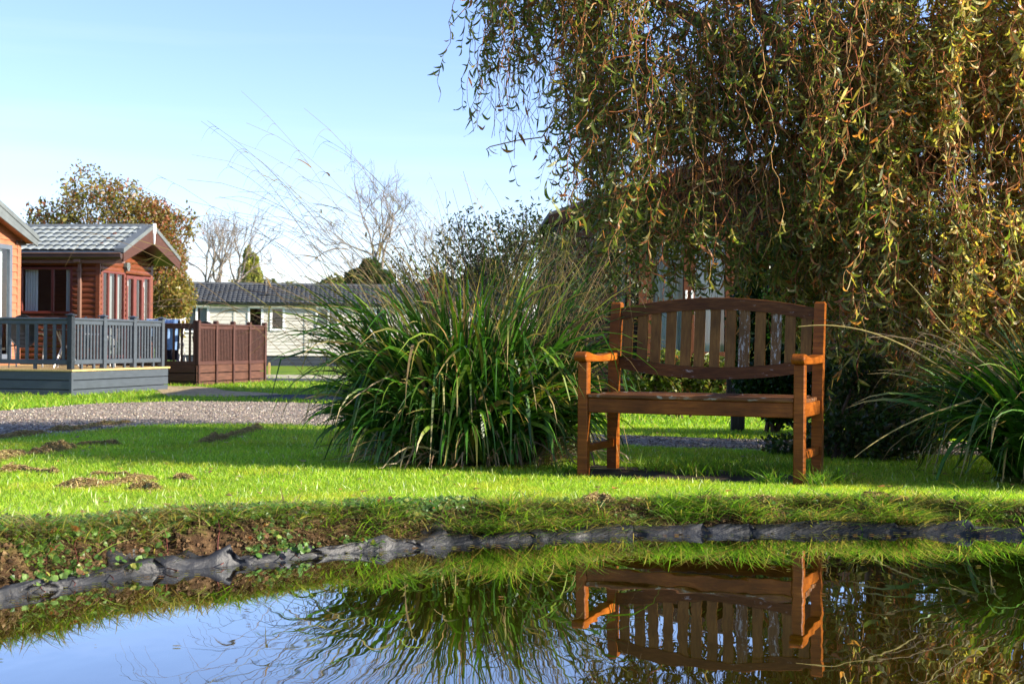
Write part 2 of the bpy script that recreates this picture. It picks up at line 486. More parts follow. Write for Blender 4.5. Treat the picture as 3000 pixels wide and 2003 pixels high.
# pond liner: crinkled plastic edge along the water line
def liner():
    pts = [SHORE[-2], SHORE[-1]]+list(SHORE[:18])
    P = []
    for a, b in zip(pts[:-1], pts[1:]):
        L = np.hypot(*(b-a)); k = max(2, int(L/.012))
        for j in range(k): P.append(a+(b-a)*j/k)
    P = np.array(P)
    ker = np.hanning(31); ker /= ker.sum()
    Pp = np.pad(P, ((15, 15), (0, 0)), mode='edge')
    P = np.stack([np.convolve(Pp[:, i], ker, 'valid') for i in (0, 1)], 1)
    T = np.gradient(P, axis=0); T /= np.linalg.norm(T, axis=1, keepdims=True)
    Nn = np.stack([-T[:, 1], T[:, 0]], 1)
    # outward must point to land
    if sdist(P[50:51, 0]+Nn[50:51, 0]*.05, P[50:51, 1]+Nn[50:51, 1]*.05)[0] < 0: Nn = -Nn
    s = np.concatenate([[0], np.cumsum(np.hypot(*np.diff(P, axis=0).T))])
    off = np.array([-.09, -.045, -.015, .0, .006, .016, .03, .045, .06, .075, .09, .105, .12])
    base = [-.10, -.05, -.008, .010, .018, .024]
    ext = .15+2.3*np.clip((vnoise(s*2.3, s*0+3)-.32)*2.0, 0, 1)*(.35+1.0*vnoise(s*8, s*0+8)**1.5)
    ext = np.minimum(ext, .95)
    rows = []
    peaks = [(-.945, .05, .07), (-.45, .04, .16), (-.23, .04, .09), (-1.1, .03, .14), (.12, .02, .08), (1.85, .03, .2), (1.3, .012, .3)]
    pk = np.zeros(len(s))
    for px, hh, ww in peaks: pk += hh*np.where(P[:, 0] < px, np.clip(1-(px-P[:, 0])/ww, 0, 1), np.clip(1-(P[:, 0]-px)/(ww*.2), 0, 1))*(P[:, 1] > 3.5)
    for k, a in enumerate(off):
        f = np.clip((k-2)/10, 0, 1)
        ridge = np.abs(vnoise(s*4.6+k*.34, s*0+k*.10+61)-.5)+.6*np.abs(vnoise(s*12-k*.55, s*0+k*.16+20)-.5)
        fold = (s*3.1+1.3*vnoise(s*1.9, s*0+33)+k*.035) % 1.0
        o2 = (a*ext if a > 0 else a)+(fold-.5)*.026*(k > 1)+(vnoise(s*3, s*0+11)-.5)*.03+(ridge-.3)*.016
        Q = P+Nn*o2[:, None]
        g = ground(Q[:, 0], Q[:, 1])
        z2 = np.full(len(s), base[k]) if k < 3 else np.maximum(g+.006, base[min(k, 5)]-.004*(k > 8))+(.32-ridge)*.045*(f+.2)+(fold**2-.33)*.020*(k > 2)*(1.1-f)
        z2 = z2+(pk*.7*np.sin(np.pi*min(1, .15+f*.9)) if k > 2 else 0)
        if k == len(off)-1: z2 = z2-.012
        rows.append(np.c_[Q, z2])
    V = np.stack(rows, 1); n_, k_ = V.shape[:2]
    idx = np.arange(n_*k_).reshape(n_, k_)
    F = np.stack([idx[:-1, :-1], idx[1:, :-1], idx[1:, 1:], idx[:-1, 1:]], -1).reshape(-1, 4)
    m, n, o = new_mat('liner plastic')
    c = ramp(n, noise(n, 9, 6), [(.34, (.010, .011, .014)), (.56, (.022, .024, .028)), (.72, (.050, .050, .048)), (.85, (.12, .115, .10))])
    principled(n, o, c, .50, .28, bump(n, noise(n, 18, 4), .6, .014))
    mb = MB(); mb.add(V.reshape(-1, 3), F)
    tag(mb.build('pond_liner', m, None, True), 'crinkled dark grey plastic pond liner showing along the water edge', 'pond liner')
liner()

# ------------------------------------------------------------------ lawn and bank growth
def unit(v): return v/(np.linalg.norm(v, axis=-1, keepdims=True)+1e-9)
def blades(mb, x, y, z, h, wd, lean, palette, K=3, bend=.5, az=None):
    """thin curved blades standing at the given points"""
    n = len(x)
    if az is None: az = rng.random(n)*2*np.pi
    d = np.stack([np.cos(az), np.sin(az), np.zeros(n)], 1)
    fa = rng.random(n)*np.pi
    sd = np.stack([np.cos(fa), np.sin(fa), np.zeros(n)], 1)
    t = np.linspace(0, 1, K)
    hx = (lean[:, None]*t+bend*lean[:, None]*t**2)*h[:, None]
    P = np.stack([x, y, z], 1)[:, None]+d[:, None]*hx[..., None]
    P[..., 2] += h[:, None]*(t-.32*np.minimum(lean[:, None], 1.6)*t**2)
    W = wd[:, None]*(1-t**2*.92)
    mb.ribbons(P, np.repeat(sd[:, None], K, 1), W, palette)
def pal(n, cols, wts, jit=.2):
    c = np.array(cols)[rng.choice(len(cols), n, p=np.array(wts)/sum(wts))]
    return c*(1+(rng.random((n, 1))-.5)*2*jit)*(1+(rng.random((n, 3))-.5)*.15)
CLUMP = (-.25, 8.15); CLUMP2 = (2.92, 7.30)
_th = R(22); _rx, _ry = math.cos(_th), -math.sin(_th); BCX = 1.416-_rx*.56; BCY = 6.98-_ry*.56
BASE = [(BCX+a*_rx-b*_ry, BCY+a*_ry+b*_rx) for a, b in ((-.74, -.10), (.71, -.10), (.71, .62), (-.74, .62))]
def lawn_ok(x, y):
    return (sdist(x, y) > bankw(x)*.93) & ~inside(x, y, ROAD)
def lawn():
    mb = MB()
    def region(n, y0, y1, hh, ww):
        y = np.sqrt(rng.random(n)*(y1**2-y0**2)+y0**2)
        x = (rng.random(n)*2-1)*(.39*y+.25)
        k = lawn_ok(x, y) & (((x-CLUMP[0])/.55)**2+((y-CLUMP[1])/.35)**2 > 1) & ((x-CLUMP2[0])**2+(y-CLUMP2[1])**2 > .2)
        k &= ~inside(x, y, BASE)
        x, y = x[k], y[k]; n = len(x)
        pt = fbm(x*1.4, y*1.4)
        h = hh*(.6+.7*rng.random(n))*(.8+.5*pt)
        worn = (fbm(x*2.3+9, y*2.3) > .60)
        c = pal(n, [(.27, .45, .028), (.38, .53, .042), (.15, .30, .018), (.55, .58, .09), (.50, .42, .2)], [4, 4, 2, 1.4, .3], .2)
        c = c*(0.78+.5*pt[:, None])
        c[worn] = c[worn]*np.array([1.2, 1.02, 1.0])
        blades(mb, x, y, ground(x, y)-.002, h, ww*(.7+.6*rng.random(n)), .15+rng.random(n)*.7, c, 3)
    region(180000, 4.3, 7.0, .019, .0028)
    region(160000, 7.0, 10.0, .025, .0042)
    region(70000, 10.0, 13.6, .034, .0065)
    n = 2600; y = np.sqrt(rng.random(n)*(10.5**2-4.4**2)+4.4**2); x = (rng.random(n)*2-1)*(.38*y+.2)
    k = lawn_ok(x, y) & ~inside(x, y, BASE); x, y = x[k], y[k]; n = len(x)
    blades(mb, x, y, ground(x, y),   .024+.02*rng.random(n), .004+.002*rng.random(n), .1+.5*rng.random(n), pal(n, [(.72, .78, .48), (.62, .70, .30), (.5, .4, .2)], [3, 3, .7]), 3)  # sparse blades coloured pale to stand in for glints of sun
    o = mb.build('lawn_grass', M['grass'])
    tag(o, 'bright green mown lawn between the pond and the gravel road', 'grass', kind='stuff')
    mb = MB(); n = 60000
    y = 13.0+rng.random(n)*26; x = (rng.random(n)*2-1)*(.38*y)
    k = lawn_ok(x, y) & ~inside(x, y, PAD) & ~inside(x, y, TAR) & ~inside(x, y, FAR)
    x, y = x[k], y[k]; n = len(x)
    blades(mb, x, y, ground(x, y)-.004, .05+.05*rng.random(n), .012+.012*rng.random(n), .2+rng.random(n)*.7,
           pal(n, [(.22, .40, .025), (.32, .46, .035), (.14, .27, .016), (.45, .44, .09)], [4, 4, 2, 1]), 3)
    o = mb.build('verge_grass', M['grass'])
    tag(o, 'rougher green grass on the verges beyond the gravel road', 'grass', kind='stuff')
lawn()

def bank():
    # tufts of longer grass hanging over the bank
    mb = MB()
    def along(n, lo=-1.7, hi=2.4, k0=.35, k1=1.05):
        x = lo+rng.random(n)*(hi-lo)
        sh = np.array([p for p in SHORE[:17]])
        ys = np.interp(x, sh[:, 0], sh[:, 1])
        slope = np.interp(x, [-1.6, -1.1, -.5, .3, 1.2, 2.2], [.5, .62, .75, .9, 1, .97])
        kk = k0+rng.random(n)*(k1-k0)
        return x, ys+kk*bankw(x)/slope
    for zone, ntuft, per, hl, cols, wts in (
        ((-.55, 2.4), 280, 34, (.03, .105), [(.13, .28, .025), (.24, .40, .04), (.42, .36, .11), (.36, .25, .12), (.06, .14, .015)], [4, 3, 1.3, 1.0, 2]),
        ((-1.75, -.5), 120, 30, (.03, .085), [(.13, .25, .025), (.24, .34, .04), (.38, .31, .13), (.26, .18, .08)], [3, 2, 2.2, 2])):
        tx, ty = along(ntuft, *zone, .18 if zone[0] > -1 else .60, 1.10)
        for a, b in zip(tx, ty):
            if zone[0] > -1 and fbm(np.array([a*2.7+1]), np.array([b*2.7+6]))[0] < .44: continue
            n_ = int(per*(.5+rng.random()))
            rr = .015+.03*rng.random()
            x = a+rng.normal(0, rr, n_); y = b+rng.normal(0, rr, n_)
            h = (hl[0]+rng.random(n_)*(hl[1]-hl[0]))*(.6+.7*rng.random())
            az = np.where(rng.random(n_) < .55, -np.pi/2+rng.normal(0, .8, n_), rng.random(n_)*2*np.pi)
            mood = fbm(np.array([a*3.1+4]), np.array([b*3.1]))[0]+.25*(rng.random()-.5)
            ws = [wt*(7 if i in (2, 3) and mood > .50 else .35 if i in (2, 3) else 1) for i, wt in enumerate(wts)]
            blades(mb, x, y, ground(x, y)-.004, h, .0035+.004*rng.random(n_), .5+rng.random(n_)*1.3, pal(n_, cols, ws), 6, .7, az)
    # blades trailing right over the liner to the water
    tx, ty = along(120, -.45, 2.4, .10, .5)
    for a, b in zip(tx, ty):
        if fbm(np.array([a*3.3+2]), np.array([7.]))[0] < .42: continue
        n_ = int(10+26*rng.random()); x = a+rng.normal(0, .03, n_); y = b+rng.normal(0, .02, n_)
        blades(mb, x, y, np.maximum(ground(x, y), .02)+.012, .05+.08*rng.random(n_), .0035+.003*rng.random(n_), .9+rng.random(n_)*1.1,
               pal(n_, [(.13, .26, .025), (.24, .38, .04), (.40, .34, .12), (.30, .19, .08), (.05, .11, .014)], [3, 2, 1.6, 1.6, 2]), 6, .8, -np.pi/2+rng.normal(0, .6, n_))
    # fine ragged fringe where the lawn breaks over the edge
    n_ = 16000
    x, y = along(n_, -1.8, 2.5, .84, 1.18)
    keep = fbm(x*6, y*6) > .40; x, y = x[keep], y[keep]; n_ = len(x)
    blades(mb, x, y, ground(x, y)-.003, .015+.04*rng.random(n_), .003+.002*rng.random(n_), .4+rng.random(n_)*1.1,
           pal(n_, [(.15, .28, .025), (.25, .38, .04), (.38, .33, .11), (.28, .19, .09)], [4, 3, 2, 2]), 4, .6)
    tag(mb.build('bank_grass', M['grass']), 'ragged tufts of grass overhanging the pond bank', 'bank grass', kind='stuff')
    # creeping round leaves
    mb = MB()
    n_ = 7500
    x, y = along(n_, -1.85, .05, .58, 1.28)
    keep = (fbm(x*4.5+3, y*4.5) > .47-.12*(x < -.9)) ; x, y = x[keep], y[keep]
    x2, y2 = along(500, .0, 2.3, .5, 1.1)
    # strands trailing down over the liner
    tr = []
    for px in (-1.33, -1.42, -.80, -.86, -.74, -.55, -1.2):
        t = rng.random(70); tr.append(np.stack([px+rng.normal(0, .03, 70), np.interp(px, SHORE[:17, 0], SHORE[:17, 1])+t*.28-.02], 1))
    tr = np.concatenate(tr)
    x = np.concatenate([x, x2, tr[:, 0]]); y = np.concatenate([y, y2, tr[:, 1]]); n_ = len(x)
    z = np.maximum(ground(x, y), .02)+.004+.026*rng.random(n_)
    r = .004+.011*rng.random(n_)**1.4
    nrm = unit(np.stack([rng.normal(.1, .45, n_), rng.normal(-.45, .45, n_), np.ones(n_)*.8], 1))
    a = unit(np.cross(nrm, rng.normal(0, 1, (n_, 3)))); b = np.cross(nrm, a)
    an = np.linspace(0, 2*np.pi, 7)[:-1]
    rad = r[:, None]*(1+.15*np.cos(3*an)[None])
    V = np.stack([x, y, z], 1)[:, None]+a[:, None]*(rad*np.cos(an))[..., None]+b[:, None]*(rad*np.sin(an))[..., None]
    V -= nrm[:, None]*(r[:, None]*.35*np.abs(np.sin(an)))[..., None]
    c = pal(n_, [(.10, .21, .035), (.17, .29, .07), (.07, .15, .03), (.26, .30, .06), (.40, .14, .03), (.2, .1, .05)], [4, 3, 3, 1.5, .25, .5], .25)
    mb.add(V.reshape(-1, 3), np.arange(n_*6).reshape(n_, 6), np.repeat(c, 6, 0))
    # trailing stems
    for px in (-1.36, -1.28, -1.42, -.83, -.78, -.5, -1.15, -1.0):
        y0 = np.interp(px, SHORE[:17, 0], SHORE[:17, 1])
        t = np.linspace(0, 1, 8)
        sx = px+.09*(t-.5)+rng.normal(0, .008, 8); sy = y0+.26-.29*t
        mb.tube(np.stack([sx, sy, np.maximum(ground(sx, sy), .0)+.012], 1), .0018, 4, np.array([.22, .07, .06]))
    tag(mb.build('creeping_ivy', M['leaf']), 'small round green leaves creeping over the brown pond bank', 'ground cover', kind='stuff')
    # dead thatch and loose roots on the bare soil
    mb = MB(); n_ = 22000
    x, y = along(n_, -1.85, 2.5, .12, 1.05)
    keep = fbm(x*6+7, y*6+2) > .40; x, y = x[keep], y[keep]; n_ = len(x)
    blades(mb, x, y, ground(x, y)+.002, .015+.04*rng.random(n_), .0018+.0018*rng.random(n_), .8+rng.random(n_)*1.8,
           pal(n_, [(.28, .20, .09), (.16, .10, .05), (.08, .05, .028), (.34, .29, .12), (.16, .2, .05)], [2.5, 3, 3, 1.5, 1]), 4, .8, np.where(rng.random(n_) < .6, -np.pi/2+rng.normal(0, .7, n_), rng.random(n_)*6.28))
    tag(mb.build('dead_thatch', M['fibre']), 'dry brown thatch and roots on the pond bank soil', 'dead grass', kind='stuff')
    # crumbs of earth and little clods over the bare face
    mb = MB(); n_ = 14000
    x, y = along(n_, -1.85, 2.45, .14, 1.0)
    r = .0025+.011*rng.random(n_)**3
    O = np.array([(1, 0, 0), (0, 1, 0), (-1, 0, 0), (0, -1, 0), (0, 0, .8), (0, 0, -.8)], float)
    V = np.stack([x, y, ground(x, y)+r*.4], 1)[:, None]+O[None]*r[:, None, None]*(.5+.9*rng.random((n_, 6, 1)))
    f = np.array([(0, 1, 4), (1, 2, 4), (2, 3, 4), (3, 0, 4), (1, 0, 5), (2, 1, 5), (3, 2, 5), (0, 3, 5)])
    mb.add(V.reshape(-1, 3), (f[None]+6*np.arange(n_)[:, None, None]).reshape(-1, 3), np.repeat(pal(n_, [(.10, .06, .03), (.055, .032, .016), (.17, .11, .055), (.025, .016, .009)], [3, 3, 1.6, 2], .25), 6, 0))
    tag(mb.build('loose_earth', tinted('crumbly earth', .95, .08)), 'crumbs and clods of brown earth on the bare pond bank', 'earth', kind='stuff')
    # leaf litter and weed floating by the edge
    mb = MB(); n_ = 420
    x, y = along(n_, -1.7, 2.3, -.45, .02)
    far = rng.random(n_) < .12; y = np.where(far, y-rng.random(n_)*1.4, y)
    k = sdist(x, y) < -.012; x, y = x[k], y[k]; n_ = len(x)
    r = .004+.009*rng.random(n_); an = np.linspace(0, 2*np.pi, 6)[:-1]; ph = rng.random(n_)*6.28
    V = np.stack([x[:, None]+r[:, None]*np.cos(an+ph[:, None]), y[:, None]+.6*r[:, None]*np.sin(an+ph[:, None]), np.full((n_, 5), .0035)], 2)
    mb.add(V.reshape(-1, 3), np.arange(n_*5).reshape(n_, 5), np.repeat(pal(n_, [(.30, .26, .07), (.14, .16, .04), (.30, .14, .05), (.12, .08, .04)], [3, 3, 1, 2]), 5, 0))
    tag(mb.build('floating_litter', M['leaf']), 'small leaves and weed floating on the pond close to the liner', 'leaf litter', kind='stuff')
bank()

def loose_stones():
    mb = MB(); n_ = 60000
    y = 9.0+rng.random(n_)**1.3*15; x = (rng.random(n_)*2-1)*(.37*y+.2)
    k = inside(x, y, ROAD) & (sdist(x, y, np.array(ROAD)) < -.02); x, y = x[k], y[k]; n_ = len(x)
    r = (.0035+.010*rng.random(n_)**2.5)*(.7+y/26)
    O = np.array([(1, 0, 0), (0, 1, 0), (-1, 0, 0), (0, -1, 0), (0, 0, .7), (0, 0, -.7)], float)
    V = np.stack([x, y, ground(x, y)+.008], 1)[:, None]+O[None]*r[:, None, None]*(.6+.8*rng.random((n_, 6, 1)))
    f = np.array([(0, 1, 4), (1, 2, 4), (2, 3, 4), (3, 0, 4), (1, 0, 5), (2, 1, 5), (3, 2, 5), (0, 3, 5)])
    c = pal(n_, [(.26, .215, .165), (.19, .155, .12), (.36, .31, .245), (.11, .09, .075), (.50, .44, .36)], [3, 3, 2, 2, .5], .2)
    mb.add(V.reshape(-1, 3), (f[None]+6*np.arange(n_)[:, None, None]).reshape(-1, 3), np.repeat(c, 6, 0))
    tag(mb.build('loose_gravel', tinted('stone', .9, .15)), 'loose grey beige stones lying on the gravel road', 'gravel', kind='stuff')
loose_stones()
def fallen():
    mb = MB(); n_ = 240
    y = np.sqrt(rng.random(n_)*(12.5**2-4.8**2)+4.8**2); x = (rng.random(n_)*2-1)*(.38*y)
    k = lawn_ok(x, y); x, y = x[k], y[k]; n_ = len(x)
    r = .008+.014*rng.random(n_); ph = rng.random(n_)*6.28; an = np.array([0, 1.1, 2.6, 3.7, 5.2])
    V = np.stack([x[:, None]+r[:, None]*np.cos(an+ph[:, None]), y[:, None]+r[:, None]*np.sin(an+ph[:, None]), ground(x, y)[:, None]+.020+.010*rng.random((n_, 5))], 2)
    mb.add(V.reshape(-1, 3), np.arange(n_*5).reshape(n_, 5), np.repeat(pal(n_, [(.42, .20, .06), (.38, .30, .10), (.25, .13, .06)], [3, 2, 2]), 5, 0))
    tag(mb.build('fallen_leaves', M['leaf']), 'small fallen autumn leaves scattered over the lawn', 'leaves', kind='stuff')
fallen()

def heap(pts, wid, hgt, n_, label, green=.3):
    """windrow of raked grass cuttings along a short line of view points"""
    G = np.array([on_ground(*p) for p in pts]); n_ = int(n_*2.6)
    mb = MB()
    t = rng.random(n_)*(len(G)-1); i = np.minimum(t.astype(int), len(G)-2); f = (t-i)[:, None]
    c = G[i]*(1-f)+G[i+1]*f
    a = rng.random(n_)*2*np.pi; r = np.minimum(np.abs(rng.normal(0, .55, n_)), 1.6)
    lump = .15+1.5*fbm(c[:, 0]*9+5, c[:, 1]*9)**1.3
    x = c[:, 0]+np.cos(a)*r*wid*lump; y = c[:, 1]+np.sin(a)*r*wid*.8*lump
    ground_z = ground(x, y)
    z = ground_z+hgt*1.0*lump*np.maximum(0, 1-r)*rng.random(n_)**.4+.010
    n0 = n_; ln = .016+.030*rng.random(n_)
    d = unit(np.stack([rng.normal(0, 1, n_), rng.normal(0, 1, n_), rng.normal(0, .45, n_)], 1))
    sd = unit(np.cross(d, rng.normal(0, 1, (n_, 3))))
    tt = np.linspace(-.5, .5, 3)
    P = np.stack([x, y, z], 1)[:, None]+d[:, None]*(ln[:, None]*tt)[..., None]
    P[..., 2] -= (np.abs(tt)*ln[:, None]*.35)
    P[..., 2] = np.maximum(P[..., 2], ground_z[:, None]+.002)
    col = pal(n_, [(.44, .33, .15), (.32, .22, .11), (.18, .12, .06), (.42, .40, .13)], [3, 2.8, 1.5, 3*green], .3)
    mb.ribbons(P, np.repeat(sd[:, None], 3, 1), np.repeat((.0022+.0022*rng.random(n_))[:, None], 3, 1), col)
    o = mb.build('grass_clippings', M['fibre'])
    o.location = (0, 0, 0)
    return tag(o, label, 'grass clippings', 'raked heaps of mown grass on the lawn')
heap([(470, 1016), (500, 1010), (545, 999), (590, 986)], .085, .05, 2600, 'long diagonal ridge of brown grass cuttings nearest the ornamental grass')
heap([(75, 1044), (120, 1036), (168, 1028)], .075, .055, 2600, 'thick olive heap of grass cuttings left of the dark shaded strip')
heap([(-25, 1060), (10, 1050), (50, 1044)], .08, .05, 2000, 'olive heap of grass cuttings cut off by the left picture edge')
heap([(180, 1023), (225, 1021), (264, 1021)], .06, .035, 1300, 'flat dark heap of grass cuttings lying inside the shadow strip')
heap([(8, 1083), (45, 1079), (80, 1083), (125, 1087)], .05, .04, 1500, 'small brown row of grass cuttings on the sunny lawn at far left')
heap([(145, 1118), (200, 1117), (260, 1112), (320, 1104), (350, 1100)], .06, .03, 2600, 'wide scattered brown patch of grass cuttings in the sunny lawn middle')
heap([(215, 1094), (255, 1092), (290, 1093)], .04, .025, 800, 'thin brown streak of cuttings just above the wide scattered patch')
heap([(305, 1124), (335, 1121), (355, 1124)], .04, .04, 700, 'small dark rust brown tuft of cuttings nearest the pond')
heap([(405, 1100), (422, 1098), (436, 1101)], .028, .025, 350, 'tiny isolated clump of brown cuttings right of the scattered patch')
heap([(1345, 1158), (1375, 1154), (1400, 1158)], .045, .035, 380, 'rounded brown clump of cuttings on the pond lip below the left front bench leg')
heap([(1435, 1157), (1470, 1155)], .04, .03, 240, 'small brown clump of cuttings on the pond lip right of the rounded clump')
heap([(1610, 1154), (1650, 1150), (1720, 1153), (1780, 1156)], .06, .035, 800, 'long brown mat of cuttings on the pond lip below the right front bench leg')
heap([(1985, 1152), (2030, 1148), (2075, 1152)], .06, .04, 700, 'dry tan heap of cuttings on the pond lip right of the bench')
heap([(0, 1006), (45, 1001), (100, 996)], .09, .035, 1300, 'dark row of cuttings by the gravel edge at far left')
heap([(128, 989), (170, 984), (215, 978)], .09, .035, 1300, 'brown row of cuttings along the gravel edge in the middle')
heap([(235, 975), (262, 972), (292, 969)], .09, .03, 900, 'thin brown row of cuttings along the gravel edge farthest right')

# ------------------------------------------------------------------ bench
def bench():
    th = R(22); L = 1.12
    rx, ry = math.cos(th), -math.sin(th)
    bz = .074
    cx = 1.416-rx*L/2; cy = 6.98-ry*L/2
    root = empty('garden_bench', (cx, cy, bz), -th, 'weathered orange brown wooden two seat bench with arched slatted back facing the pond', 'bench')
    D = .50; pw = .027
    h = L/2
    yb = lambda z: D+.055*max(0, (z-.42))/.5          # raked back
    for sx in (-1, 1):
        MB().box(sx*h-pw, sx*h+pw, -pw, pw, -.01, .588, .005).build('front_leg', M['teak'], root)
        # rear post: straight to the seat then raked
        mb = MB()
        secs = [(-.01, 0), (.40, 0), (.66, .018), (.902, .055)]
        V = []
        for z, o in secs:
            V += [(sx*h-pw, D-.03+o, z), (sx*h+pw, D-.03+o, z), (sx*h+pw, D+.03+o, z), (sx*h-pw, D+.03+o, z)]
        o = .057
        V += [(sx*h-pw+.007, D-.023+o, .912), (sx*h+pw-.007, D-.023+o, .912), (sx*h+pw-.007, D+.023+o, .912), (sx*h-pw+.007, D+.023+o, .912)]
        f = [(3, 2, 1, 0)]
        for k in range(4):
            for i in range(4):
                j = (i+1) % 4
                f.append((k*4+i, k*4+j, k*4+4+j, k*4+4+i))
        f.append((16, 17, 18, 19))
        mb.add(V, f); mb.build('rear_post', M['teak'], root)
        # scrolled armrest
        top = [(-.075, .600), (-.078, .618), (-.066, .634), (-.045, .640), (-.01, .638), (.05, .628), (.13, .621), (.22, .621), (.34, .628), (.473, .634)]
        bot = [(.473, .592), (.22, .586), (-.03, .588), (-.062, .590)]
        mb = MB()
        prof = top+bot
        pr2 = [(a, b) for a, b in prof]
        mb.prism(pr2, sx*h-.034, sx*h+.034, 'x')
        arm = mb.build('armrest', M['teak_y'], root)
        bv = arm.modifiers.new('edge', 'BEVEL'); bv.width = .007; bv.segments = 2; bv.limit_method = 'ANGLE'
        MB().box(sx*h-.017, sx*h+.017, pw+.001, D-.031, .325, .397, .004).build('side_rail', M['teak_y'], root)
        MB().box(sx*h-.014, sx*h+.014, pw+.001, D-.031, .115, .158, .004).build('stretcher', M['teak_y'], root)
    MB().box(-h+pw+.001, h-pw-.001, -.019, .013, .325, .400, .004).build('front_rail', M['teak_h'], root)
    MB().box(-h+pw+.001, h-pw-.001, D-.015, D+.015, .325, .397, .004).build('rear_rail', M['teak_h'], root)
    # seat slats, slightly dished
    for k in range(6):
        y0 = -.030+k*.083; z0 = .404-.012*math.sin(math.pi*(k+.5)/6)
        mb = MB(); x0, x1 = (-h+pw+.002, h-pw-.002) if k in (0, 5) else (-h-.018, h+.018)
        if k == 5: y0 -= .004
        mb.box(x0, x1, y0, y0+.074, z0, z0+.022, .005)
        mb.build('seat_slat', M['teak_seat'], root)
    # curved rails of the back
    def curved(zt, zb, th_, name, mat):
        n_ = 24; xs = np.linspace(-h+pw+.001, h-pw-.001, n_)
        mb = MB(); V = []
        for x in xs:
            a, b = zt(x), zb(x)
            V += [(x, yb(b)-th_, b), (x, yb(b)+th_, b), (x, yb(a)+th_, a-.004), (x, yb(a)+th_-.004, a), (x, yb(a)-th_+.004, a), (x, yb(a)-th_, a-.004)]
        f = []
        for i in range(n_-1):
            for j in range(6):
                q = (j+1) % 6
                f.append((i*6+j, i*6+q, i*6+6+q, i*6+6+j))
        f += [tuple(range(5, -1, -1)), tuple(range((n_-1)*6, n_*6))]
        mb.add(V, f); mb.build(name, mat, root)
    arch = lambda x: 1-(x/(h-pw))**2
    curved(lambda x: .880+.056*arch(x), lambda x: .814+.056*arch(x), .016, 'top_rail', M['teak_dark'])
    curved(lambda x: .612-.052*arch(x), lambda x: .547-.052*arch(x), .016, 'lower_back_rail', M['teak_dark'])
    ns = 13; gap = (L-2*pw)/ns
    for k in range(ns):
        x = -h+pw+gap*(k+.5)+.004*math.sin(k*2.1)
        z0 = .600-.052*arch(x); z1 = .826+.056*arch(x)
        mb = MB(); wv = .0275+.001*math.sin(k*1.7)
        V = []
        for z in (z0, z1):
            V += [(x-wv, yb(z)-.007, z), (x+wv, yb(z)-.007, z), (x+wv, yb(z)+.007, z), (x-wv, yb(z)+.007, z)]
        mb.add(V, [(3, 2, 1, 0), (4, 5, 6, 7), (0, 1, 5, 4), (1, 2, 6, 5), (2, 3, 7, 6), (3, 0, 4, 7)])
        o = mb.build('back_slat', M['slat_peel'] if k in (8, 10) else M['slat'], root)
        if k == 8: o["label"] = 'back slat with large white peeling patches'
        if k == 10: o["label"] = 'back slat with scattered white peeling specks'
    # mossy base the bench stands on
    mb = MB(); mb.box(-h-.16, h+.13, -.10, D+.12, -.05, -.004, .012)
    m, n, o = new_mat('mossy timber base')
    c = ramp(n, noise(n, 7, 7), [(.3, (.02, .014, .01)), (.5, (.05, .036, .024)), (.62, (.05, .06, .02)), (.8, (.16, .13, .08))])
    principled(n, o, c, .85, .2, bump(n, noise(n, 24, 5, stretch=(1, 5, 5)), .7, .01))
    b = mb.build('bench_base', m)
    b.location = root.location; b.rotation_euler = root.rotation_euler
    tag(b, 'dark mossy flat base set in the lawn under the wooden bench', 'paving')
    # tufts round the feet
    mb = MB()
    for lx, ly, r_, n_ in ((h+.09, -.02, .05, 150), (h-.13, -.03, .045, 130), (-h-.1, .1, .06, 70), (h+.16, .25, .08, 120), (-.05, .33, .09, 150), (-.3, .5, .12, 170), (.2, .45, .12, 170), (-.1, .72, .2, 260), (.35, .75, .2, 260)):
        x0 = cx+lx*rx+ly*math.sin(th); y0 = cy+lx*ry+ly*math.cos(th)
        x = x0+rng.normal(0, r_*.6, n_); y = y0+rng.normal(0, r_*.6, n_)
        blades(mb, x, y, ground(x, y)-.005, .05+.07*rng.random(n_), .0035+.003*rng.random(n_), .2+rng.random(n_)*.8,
               pal(n_, [(.11, .26, .02), (.18, .32, .03), (.28, .27, .06)], [4, 3, 1]), 5)
    tag(mb.build('tall_grass', M['grass']), 'longer unmown grass growing round the feet of the bench', 'grass', kind='stuff')
bench()

